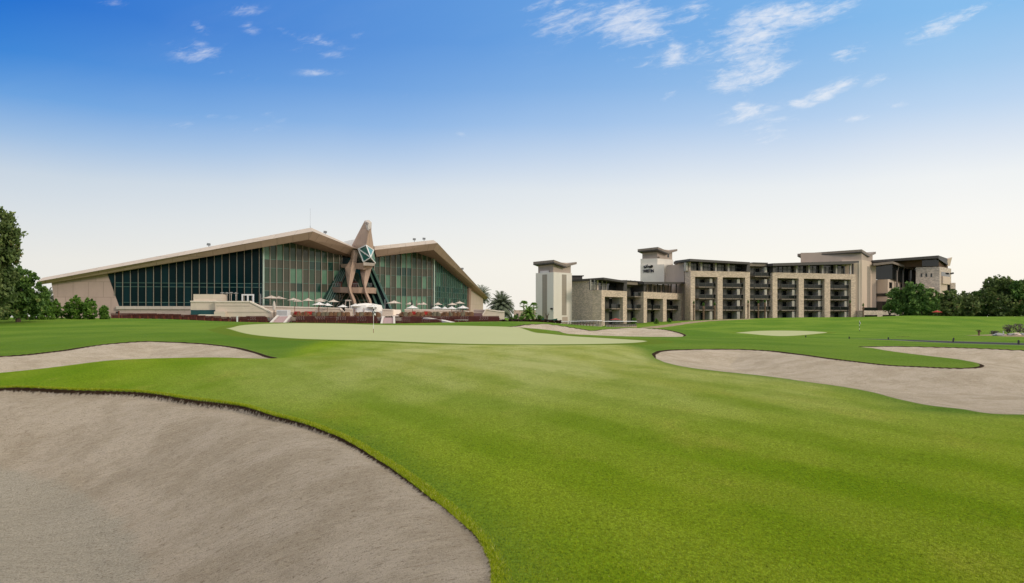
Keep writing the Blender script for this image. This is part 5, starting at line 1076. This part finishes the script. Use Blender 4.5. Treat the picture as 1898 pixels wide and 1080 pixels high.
mb = MB(); mb.bar(P(1762,507,Ye+6), P(1767,505.8,Ye+6), .6, .5); mb.build('wall_lamp', ROOFD, hotel)
# podium
PD = Face(hx(1599, 238), None, hx(1745, 246), None); mb = MB(); PD.box(mb, 0, PD.L, -6, 0, -1, PD.z_at(1640, 575.5)); mb.build('podium', STONEG, hotel)
for a, b_ in ((1602,1626),(1636,1660),(1668,1690)): panel(PD, a, b_, 583.5, 590, H_DARK, 'window')
mb = MB(); PD.box(mb, .5, PD.s_at(1628), -.3, -.25, PD.z_at(1610,575.3), PD.z_at(1610,569.5)); mb.build('railing_glass', H_RG, hotel)
# low building far behind the palms
r = thing('far_building', 'low pinkish building far behind the date palm', 'building', (8, 330, 0)); mb = MB(); mb.hexa([Vector((X_(a,Y),Y,z_)) for z_ in (-1, zz(574.5,330)) for a, Y in ((952,330),(1002,330),(1002,345),(952,345))]); mb.build('wall', M('pinkish_render', (.55,.40,.33)), r)
for k in range(5): mb = MB(); mb.box(X_(957+k*9,329.9), X_(961+k*9,329.9), 329.85, 330.1, 1.8, 3.4); mb.build('window', H_DARK, r)
# ---------------------------------------------------------------- vegetation
def leafmat(name, stops):
    m, t, b = newmat(name); a = t.attr('tone'); t.put(b.inputs['Base Color'], t.ramp(a, stops)); b.inputs['Roughness'].default_value = .6; b.inputs['Specular IOR Level'].default_value = .25
    tr = t.new('ShaderNodeBsdfTranslucent'); t.put(tr.inputs[0], t.ramp(a, [(p, tuple(v*1.3 for v in c)) for p, c in stops])); mx = t.new('ShaderNodeMixShader'); mx.inputs[0].default_value = .22
    t.L.new(b.outputs[0], mx.inputs[1]); t.L.new(tr.outputs[0], mx.inputs[2]); t.L.new(mx.outputs[0], t.N['Material Output'].inputs[0]); return m
LF_DARK = leafmat('dark_foliage', [(0, (0.042,0.094,0.021)), (.5, (0.094,0.177,0.038)), (.85, (0.177,0.291,0.062)), (1, (0.270,0.291,0.094))])
LF_OLIVE = leafmat('olive_foliage', [(0, (0.049,0.081,0.026)), (.5, (0.113,0.161,0.049)), (.85, (0.214,0.259,0.079)), (1, (0.314,0.202,0.101))])
LF_BRIGHT = leafmat('bright_foliage', [(0, (0.043,0.094,0.014)), (.5, (0.094,0.196,0.023)), (.85, (0.160,0.275,0.041)), (1, (0.232,0.319,0.072))])
LF_PALM = leafmat('palm_foliage', [(0, (0.065,0.081,0.052)), (.6, (0.130,0.163,0.098)), (1, (0.221,0.234,0.156))])
LF_RED = leafmat('red_brown_foliage', [(0, (.020,.010,.010)), (.6, (.065,.030,.022)), (1, (.13,.06,.04))])
LF_GREY = leafmat('grey_foliage', [(0, (.045,.045,.03)), (.6, (.12,.12,.085)), (1, (.22,.2,.15))])
def mesh_tris(name, V, tone, mat, parent=None, n=4):
    me = bpy.data.meshes.new(name); me.vertices.add(len(V)); me.vertices.foreach_set('co', V.astype('f4').ravel()); me.loops.add(len(V)); me.loops.foreach_set('vertex_index', np.arange(len(V), dtype='i4'))
    me.polygons.add(len(V)//n); me.polygons.foreach_set('loop_start', np.arange(0, len(V), n, dtype='i4')); me.update(calc_edges=True)
    at = me.attributes.new('tone', 'FLOAT', 'POINT'); at.data.foreach_set('value', np.repeat(tone, n).astype('f4')); me.materials.append(mat)
    o = bpy.data.objects.new(name, me); C.objects.link(o)
    if parent is not None: o.parent = parent; me.transform(Matrix.Translation(-parent.location))
    return o
def leaves(cent, size, tone, elong=1.9):
    n_ = len(cent); d1 = rng.normal(size=(n_,3)); d1 /= np.linalg.norm(d1, axis=1, keepdims=True); d2 = np.cross(d1, rng.normal(size=(n_,3))); d2 /= np.linalg.norm(d2, axis=1, keepdims=True)
    s = (size*rng.uniform(.55, 1.35, n_))[:,None]; a = d1*s*elong/2; b_ = d2*s/2
    return np.stack([cent-a, cent+b_, cent+a, cent-b_], 1).reshape(-1, 3), tone
def crownpts(blobs, Y, dens, size, flat=1., spread=.8):
    """leaf clumps scattered through every lobe of the crown, thicker towards its skin"""
    out = []; tones = []
    for (bx, by, br) in blobs:
        c = np.array(P(bx, by, Y+rng.uniform(-1, 1)*br/F*Y*spread)); r = br/F*Y; nc_ = max(8, int(26*(r/1.0)**1.5)); 
        d_ = rng.normal(size=(nc_,3)); d_ /= np.linalg.norm(d_, axis=1, keepdims=True); rr = r*rng.uniform(.25, 1.06, nc_)**.6; cc = c+d_*rr[:,None]*np.array([1,1,flat])
        per = max(6, int(dens*r*r*40/nc_)); k = rng.normal(size=(nc_,per,3))*r*.115+cc[:,None]; out.append(k.reshape(-1,3)); tn = rng.normal(.48, .16, (nc_,1))+rng.normal(0, .14, (nc_,per)); tones.append(tn.ravel())
    return np.concatenate(out), np.clip(np.concatenate(tones), 0, 1)
def tree(name, label, trunk_px, base_py, Y, blobs, mat, size, dens, group, cat='tree', trunks=1, tr_r=.16, zb=None, bark=None):
    x = X_(trunk_px, Y); z0 = gz(x, Y) if zb is None else zb; r = thing(name, label, cat, (x, Y, z0), group=group)
    cp, tn = crownpts(blobs, Y, dens, size); V, tn = leaves(cp, size, tn); mesh_tris('crown', V, tn, mat, r)
    mb = MB(); big = sorted(blobs, key=lambda b_: -b_[2])[:6]; top = min(b_[1] for b_ in blobs); cz_ = CAMZ+(HY-sum(b_[1] for b_ in blobs)/len(blobs))/F*Y; fork = Vector((x, Y, z0+(cz_-z0)*.45))
    mb.tube([(x, Y, z0-.2), (x+rng.uniform(-.1,.1), Y, (z0+fork.z)/2), fork], [tr_r*1.25, tr_r, tr_r*.85], 8)
    for bx, by, br in big:
        e = P(bx, by, Y); m_ = fork.lerp(e, .5)+Vector((0, rng.uniform(-.3,.3), (e-fork).length*.08)); mb.tube([fork, m_, e], [tr_r*.6, tr_r*.4, tr_r*.12], 6)
    mb.build('trunk', bark or BARK, r); return r
# left edge
tree('large_tree', 'tall dark green tree cut off by the left edge of the picture', -18, 588, 78, [(2,412,26),(-12,440,42),(16,420,14),(12,452,20),(25,430,9),(26,442,8),(4,480,30),(-22,500,46),(8,512,24),(25,482,9),(-45,430,40),(-50,480,50),(-30,540,50)], LF_OLIVE, .20, 17, None, tr_r=.3)
tree('broad_tree', 'bushy dark tree right of the tall tree at the left edge', 34, 588, 84, [(42,517,20),(20,532,26),(60,535,16),(37,500,8),(60,513,9),(75,540,13),(30,556,28),(55,560,22),(5,560,24),(76,562,14),(20,505,12),(64,520,8),(85,548,8),(30,572,18),(12,576,14),(60,574,16)], LF_DARK, .19, 18, None, tr_r=.22)
def bush(px, top, w_, Y, label, mat=LF_BRIGHT, base=588, grp='upright bushes left of the clubhouse', size=.15, name='upright_bush', dens=26):
    if base == 588: w_ *= 1.2; top -= 1
    h = base-top; bl = [(px, top+w_*.5, w_*.5), (px-w_*.15, top+h*.32, w_*.72), (px+w_*.15, top+h*.5, w_*.85), (px-w_*.1, top+h*.72, w_*.95), (px+.1*w_, base-w_*.35, w_*.85)]
    return tree(name, label, px, base, Y, bl, mat, size, dens, grp, 'bush', tr_r=.05)
for a in ((3,540,12,90,'upright bright green bush at the very left edge'),(50,541,13,90,'bright upright bush before the bushy dark tree'),(64,552,9,92,'narrow bush tucked right of the bright one by the dark tree'),(83,540,13,91,'tall rounded bush before the left tip of the clubhouse roof'),(104.5,555,10,93,'round bush at the foot of the slanted pink wall'),
          (127.5,561,9,93,'small bush left of the pair before the pink wall'),(144,548,12,92,'tallest of the three bushes before the pink wall'),(166,552,11.5,92,'bush right of the tallest one before the pink wall'),(192.5,571,10.5,93,'low round bush nearest to the rust red post')): bush(*a[:4], a[4])
# right group behind the hill
G = 'trees behind the right hill'
TR = [('small leaning tree before the east end of the podium', 1649, 222, [(1650,569,8),(1643,571,7),(1656,572,7)], LF_DARK),
 ('green tree before the east wing left of the largest one', 1668, 220, [(1672,553,15),(1662,541,9),(1652,548,8),(1683,540,10),(1692,563,14),(1670,570,13),(1660,562,10),(1680,577,10),(1649,560,6)], LF_DARK),
 ('bushy green tree reaching the stone block with three small windows', 1708, 217, [(1686,529,8),(1695,543,13),(1712,546,13),(1727,543,9),(1715,563,15),(1698,566,15),(1731,557,9),(1705,532,8),(1690,578,12),(1728,572,12)], LF_DARK),
 ('dark tree below the right end of the stone block', 1754, 224, [(1750,562,16),(1766,548,11),(1744,574,12),(1762,572,15),(1742,549,8),(1757,546,9),(1773,558,9),(1738,562,9)], LF_OLIVE),
 ('rounded tree in the dip between two dark trees', 1795, 228, [(1790,560,15),(1787,549,9),(1805,566,16),(1778,570,12),(1800,552,10),(1795,577,12)], LF_OLIVE),
 ('leafy tree left of the big tree at the right edge', 1822, 230, [(1815,553,13),(1827,566,15),(1812,572,13),(1822,545,9),(1806,548,8),(1838,575,14)], LF_DARK),
 ('big tree with the highest crown near the right edge', 1850, 226, [(1834,524,11),(1852,522,12),(1846,545,20),(1866,530,13),(1872,548,20),(1833,545,13),(1858,566,22),(1885,566,18),(1842,530,9),(1828,534,7),(1870,520,7)], LF_OLIVE),
 ('tree cut off by the right edge of the picture', 1896, 224, [(1890,537,15),(1900,527,11),(1902,548,22),(1890,565,18),(1912,560,24),(1884,525,7),(1915,535,18)], LF_DARK),
 ('tree just outside the right edge', 1950, 226, [(1940,545,22),(1955,530,20),(1965,560,25),(1935,570,20)], LF_OLIVE), ('farther tree outside the right edge', 2010, 230, [(2000,540,25),(2020,555,28),(1990,565,22),(2040,540,22)], LF_DARK)]
for lab_, px, Y, bl, mt in TR: tree('leafy_tree', lab_, px, 590, Y, bl, mt, .42, 4.6, G, tr_r=.25, zb=.8)
tree('hedge_bushes', 'dark undergrowth below the trees on the right', 1800, 588, 233, [(a, 580+rng.uniform(-2,2), 9) for a in range(1690, 2050, 11)], LF_DARK, .45, 6, None, 'undergrowth', tr_r=.05, zb=1)
# ---- palms
def palm(name, label, px, base, crown_py, Y, rl, nf, mat, droop=1., tr_r=.22, group=None, zb=None, up=.2, lw=.045, seedk=0):
    x = X_(px, Y); z0 = gz(x, Y) if zb is None else zb; zc = CAMZ+(HY-crown_py)/F*Y; r = thing(name, label, 'palm tree', (x, Y, z0), group=group)
    V = []; tn = []
    for k in range(nf):
        a = 2.399*k; el = math.radians(82-118*(k/nf)**.85); L_ = rl*rng.uniform(.85, 1.1); p = np.array([x, Y, zc]); d_ = np.array([math.cos(a)*math.cos(el), math.sin(a)*math.cos(el), math.sin(el)]); n_ = 16; side = np.array([-math.sin(a), math.cos(a), 0.])
        for i in range(n_):
            f = i/n_; q = p+d_*L_/n_; d_ = d_+np.array([0,0,-.075*droop*(.4+f*1.6)]); d_ /= np.linalg.norm(d_); ll = L_*.27*math.sin(math.pi*(.12+.83*f))**.7
            upv = np.cross(side, d_); 
            V += [p-side*.02, q-side*.02, q+side*.02, p+side*.02]; tn.append(.5)
            for sg_ in (-1, 1):
                for h in (0, .5):
                    b0 = p+(q-p)*h; tip = b0+side*sg_*ll*.72+d_*ll*.62+upv*ll*(.22 if f < .7 else .05)+np.array([0,0,-.12*ll]); w_ = d_*lw*1.2
                    V += [b0-w_, b0+w_, tip+w_*.15, tip-w_*.15]; tn.append(np.clip(rng.normal(.55, .2), 0, 1))
            p = q
    mesh_tris('crown', np.array(V), np.array(tn), mat, r)
    mb = MB(); n_ = 9; pts = [Vector((x+math.sin(i*.5+seedk)*.04, Y, z0-.2+(zc-z0+.2)*i/(n_-1))) for i in range(n_)]; mb.tube(pts, [tr_r*(1.12 if i % 2 else .95)*(1.15 if i < 2 or i > 6 else 1) for i in range(n_)], 9); mb.build('trunk', PBARK, r); return r
palm('date_palm', 'full date palm standing between the clubhouse and the hotel', 929.5, 592, 567, 136, 2.75, 78, LF_PALM, 1.25, .36, zb=.6, lw=.05)
palm('date_palm', 'date palm mostly hidden behind the right end of the clubhouse roof', 893, 592, 548, 222, 3.4, 50, LF_PALM, 1.2, .3, zb=.6)
palm('date_palm', 'date palm peeping out under the left tip of the clubhouse roof', 88, 592, 556, 150, 2.8, 44, LF_PALM, 1.1, .3, zb=.6)
def fanpalm(label, px, top, base, Y, rr, k0):
    x = X_(px, Y); z0 = gz(x, Y); zc = CAMZ+(HY-top)/F*Y-rr*.3; r = thing('fan_palm', label, 'palm tree', (x, Y, z0), group='fan palms beside the pale tower'); V = []; tn = []
    for k in range(22):
        a = 2.399*k+k0; el = math.radians(75-100*k/22); d_ = np.array([math.cos(a)*math.cos(el), math.sin(a)*math.cos(el), math.sin(el)]); c = np.array([x,Y,zc])+d_*rr*.5; side = np.cross(d_, [0,0,1.]); side /= np.linalg.norm(side)+1e-6; V += [np.array([x,Y,zc])-side*.02, c-side*.02, c+side*.02, np.array([x,Y,zc])+side*.02]; tn.append(.3)
        for j in range(9):
            b_ = -1.2+2.4*j/8; tip = c+(d_*math.cos(b_)+side*math.sin(b_))*rr*.55+np.array([0,0,-.1*rr]); w_ = (side*math.cos(b_)-d_*math.sin(b_))*.07; V += [c-w_*.3, c*.4+tip*.6-w_, tip, c*.4+tip*.6+w_]; tn.append(np.clip(rng.normal(.6,.2),0,1))
    mesh_tris('crown', np.array(V), np.array(tn), LF_BRIGHT, r); mb = MB(); mb.tube([(x,Y,z0-.2),(x,Y,(z0+zc)/2),(x,Y,zc)], [.16,.12,.11], 8); mb.build('trunk', PBARK, r)
fanpalm('fan palm with a bright crown, left of the pair by the tower', 971, 562, 592, 150, 1.05, 0); fanpalm('fan palm right in front of the pale tower edge', 989.5, 565, 592, 152, .95, 1.3)
palm('young_palm', 'low feathery palm between the two fan palms', 980, 592, 581, 142, 1.9, 30, LF_BRIGHT, 1.0, .15, zb=.5)
for a in ((956,583,6,135,'small bright bush right of the date palm'),(1001,583,6.5,140,'small dark bush before the tower edge'),(948,586,5,138,'low bush just right of the date palm trunk'),(966,586,5.5,134,'low bush below the left fan palm')): bush(*a[:4], a[4], mat=LF_BRIGHT if a[0] < 990 else LF_DARK, base=595, grp='small bushes below the palms', size=.17, name='round_bush', dens=14)
for i, (px, top, Y, w_) in enumerate(((1286,556,216,1.0),(1304,560,217,1.25),(1324.5,559,218,1.2),(1386.5,555,221,.9),(1405.5,555,222,1.),(1418,554,223,1.1),(1575.5,555,232,1.1),(1600,561,230,1.))):
    x = X_(px, Y); z0 = gz(x, Y)-.3; zt = CAMZ+(HY-top)/F*Y; r = thing('trimmed_palm', 'newly planted palm with a tied crown before the hotel, %s from the left' % ['first','second','third','fourth','fifth','sixth','seventh','last'][i], 'palm tree', (x, Y, z0), group='newly planted palms before the hotel')
    mb = MB(); mb.tube([(x,Y,z0),(x,Y,zt-2.2),(x,Y,zt-1.6),(x,Y,zt-1.0)], [.20*w_,.19*w_,.30*w_,.16*w_], 9); mb.build('trunk', PBARK, r)
    V = []; tn = []
    for k in range(60):
        a = 2.399*k; sp = .10+.28*(k/60); b0 = np.array([x,Y,zt-1.15]); tip = b0+np.array([math.cos(a)*sp*1.3*w_, math.sin(a)*sp*1.3, 1.25*(1-.6*k/60)]); s_ = np.array([-math.sin(a), math.cos(a), 0])*.06; V += [b0-s_*.4, (b0+tip)/2-s_, tip, (b0+tip)/2+s_]; tn.append(np.clip(rng.normal(.35,.2),0,1))
    mesh_tris('crown', np.array(V), np.array(tn), LF_DARK, r)
for i, (px, top, base, Y) in enumerate(((1176,588,600,190),(1217,590,602,196),(1241,590,602,200))): bush(px, top, 4.5, Y, ['first','second','third'][i]+' small green plant at the foot of the low hotel wing', base=base, grp='small plants at the hotel', size=.22, name='small_plant', dens=6)
# low red-brown hedge behind the far bunker
bl = [(px, 595.2+2.1*max(0, (px-985)/55)+rng.uniform(-.4,.4), 3.6) for px in range(934, 1042, 4)]
tree('low_hedge', 'low red brown hedge on the ridge behind the far bunker', 985, 598, 97, bl, LF_RED, .12, 110, None, 'hedge', tr_r=.03)
mb = MB(); n_ = 10
for i in range(n_): a, b_ = 1005+28*i/n_, 1005+28*(i+1)/n_; sag = lambda q: 2.2*math.sin(math.pi*(q-1005)/28); mb.prism([P(a,594.5,104), P(b_,594.5,104), P(b_,589.7+sag(b_),104), P(a,589.7+sag(a),104)], (0,.04,0))
props(mb.build('green_netting', M('green_net', (.012,.075,.05), .8)), 'sagging green netting above the red brown hedge', 'netting')
r = thing('bare_shrub', 'leafless dark shrub before the pale tower', 'shrub', P(1014,592,103)); mb = MB()
for k in range(14): a = 2.4*k; e = P(1014+math.cos(a)*4.5, 577+3*math.sin(a)+k*.4, 103); mb.tube([P(1014+math.cos(a)*.8,592,103), P(1014+math.cos(a)*2,585,103), e], [.02,.015,.006], 5)
mb.build('twigs', BARK, r)
# sandy patch on the right: bare shrubs, stump, boulders
def scrub(px, top, base, Y, w_, label):
    x = X_(px, Y); z0 = gz(x, Y); r = thing('dry_shrub', label, 'shrub', (x, Y, z0), group='dry shrubs on the sandy patch'); h = (base-top)/F*Y; mb = MB()
    for k in range(7): a = 2.4*k; mb.tube([(x,Y,z0-.05),(x+math.cos(a)*w_*.3,Y+math.sin(a)*.2,z0+h*.5),(x+math.cos(a)*w_*.8,Y+math.sin(a)*.5,z0+h*.85)], [.035,.025,.01], 5)
    mb.build('stems', BARK, r); n_ = 260; c = np.stack([x+rng.normal(0,w_*.42,n_), Y+rng.normal(0,.35,n_), z0+h*rng.uniform(.3,1.,n_)], -1); V, tn = leaves(c, .085, np.clip(rng.normal(.55,.22,n_),0,1), 2.6); mesh_tris('foliage', V, tn, LF_GREY, r)
scrub(1869,605,624,90,.40,'tall thin dry shrub on the sandy patch'); scrub(1887,604,625,89,.62,'largest grey dry shrub on the sandy patch'); scrub(1843.5,616,624,91,.28,'tiny dry shrub left of the taller ones'); scrub(1903,612,625,90,.4,'dry shrub at the right edge of the sandy patch')
x = X_(1814.5, 96); z0 = gz(x, 96); r = thing('stump', 'short palm stump at the left end of the sandy patch', 'stump', (x,96,z0)); mb = MB(); mb.tube([(x,96,z0-.1),(x,96,z0+.35),(x,96,z0+.5)], [.10,.11,.2], 8); mb.build('trunk', PBARK, r)
n_ = 70; c = np.stack([x+rng.normal(0,.13,n_), 96+rng.normal(0,.13,n_), z0+rng.uniform(.42,.62,n_)], -1); V, tn = leaves(c, .07, rng.uniform(0,.6,n_), 2.5); mesh_tris('stubs', V, tn, LF_RED, r)
post(1860, 614, 623, 90, .07, WHITE, 'marker_post', 'thin white marker post between the dry shrubs')
for i, (px, w_) in enumerate(((1852,.55),(1857,.4),(1876,.45),(1882,.5),(1893,.4))):
    x = X_(px, 88.5); z0 = gz(x, 88.5); me = bpy.data.meshes.new('boulder'); bm = bmesh.new(); bmesh.ops.create_icosphere(bm, subdivisions=2, radius=w_)
    for v in bm.verts: v.co = Vector((v.co.x*1.2, v.co.y, v.co.z*.5))*(1+.22*math.sin(v.co.x*9+i)*math.cos(v.co.y*7+v.co.z*8))
    bm.to_mesh(me); bm.free(); me.materials.append(STONEG if i % 2 else METG); o = bpy.data.objects.new('boulder', me); C.objects.link(o); o.location = (x, 88.5, z0+.05); props(o, ['leftmost grey boulder on the sandy patch','second boulder touching the leftmost one','middle boulder between the dry shrubs','boulder at the foot of the largest dry shrub','rightmost boulder on the sandy patch'][i], 'boulder', 'boulders on the sandy patch')
# ---------------------------------------------------------------- golf carts
CARTW = M('cart_roof', (.72,.72,.70), .4, .4, .04); CARTB = M('cart_body', (.42,.30,.20), .35, .5, .05); CARTR = M('cart_red', (.35,.03,.02), .35, .5); SEAT = M('cart_seat', (.45,.40,.33), .6, .3)
def make_cart(body):
    r = thing('golf_cart', 'x', 'golf cart'); L = dict(world=False)
    mb = MB(); mb.prism([(-.58,-1.15,.28),(-.58,1.1,.28),(-.58,1.18,.62),(-.58,.62,.82),(-.58,.55,.40),(-.58,-.25,.36),(-.58,-.30,.72),(-.58,-1.15,.78)], (1.16,0,0)); mb.build('body', body, r, **L)
    mb = MB(); mb.box(-.52,.52,-.72,-.22,.72,.84); mb.build('seat', SEAT, r, **L); mb = MB(); mb.box(-.52,.52,-.78,-.70,.86,1.2); mb.build('backrest', SEAT, r, **L)
    mb = MB(); mb.hexa([(-.62,-1.2,1.80),(.62,-1.2,1.80),(.60,.75,1.80),(-.60,.75,1.80),(-.54,-1.1,1.88),(.54,-1.1,1.88),(.52,.68,1.88),(-.52,.68,1.88)]); mb.build('roof', CARTW, r, **L)
    for x in (-.54, .54):
        mb = MB(); mb.bar((x,.72,.78),(x,.52,1.81),.04); mb.build('post', BLACK, r, **L); mb = MB(); mb.bar((x,-.95,.76),(x,-.85,1.81),.04); mb.build('post', BLACK, r, **L)
        for y_ in (-.75, .72):
            mb = MB(); mb.tube([(x-.09,y_,.23),(x+.09,y_,.23)], .23, 12); w_ = mb.build('wheel', BLACK, r, **L); mb = MB(); s_ = 1 if x > 0 else -1; mb.tube([(x+s_*.09,y_,.23),(x+s_*.105,y_,.23)], .12, 10); mb.build('rim', CARTW, w_, **L)
    mb = MB(); mb.prism([(-.3,-1.42,.55),(-.3,-1.16,.55),(-.3,-1.20,1.25),(-.3,-1.34,1.3)], (.26,0,0)); mb.build('golf_bag', BLACK, r, **L)
    mb = MB(); mb.prism([(.04,-1.42,.55),(.04,-1.16,.55),(.04,-1.20,1.22),(.04,-1.34,1.28)], (.26,0,0)); mb.build('golf_bag', CARTR, r, **L)
    return r
CT = {0: [make_cart(CARTB), [False]], 1: [make_cart(CARTR), [False]]}
def cartrow(n_, p0, p1, rz, lab, red=()):
    for i in range(n_):
        f = i/(n_-1); x = p0[0]*(1-f)+p1[0]*f; y_ = p0[1]*(1-f)+p1[1]*f; z_ = p0[2]*(1-f)+p1[2]*f; pr, us = CT[1 if i in red else 0]
        place(pr, us, x, y_, z_, rz+rng.uniform(-.05,.05), '%s pale roofed golf cart of the row %s' % (ORD[i], lab), 'parked golf carts')
zc_ = lambda top, Y: CAMZ+(HY-top)/F*Y-1.88
q0, q1 = hx(1125, 150), hx(1172.5, 168); cartrow(14, (*q0, zc_(594.8,150)), (*q1, zc_(594.8,168)), R(150), 'below the red parasol', {0})
q0, q1 = hx(1044, 172), hx(1108, 150); cartrow(13, (*q0, zc_(595.3,172)), (*q1, zc_(593.6,150)), R(-155), 'left of the red parasol')
PR['red'] = [make_parasol(REDF), [False]]
parasol(1141, 589.5, 592.3, 11, 172, 'red', -.9, 'red parasol above the golf carts'); parasol(1737, 574.5, 578.5, 9.3, 207, 'red', .8, 'red parasol under the trees on the right')
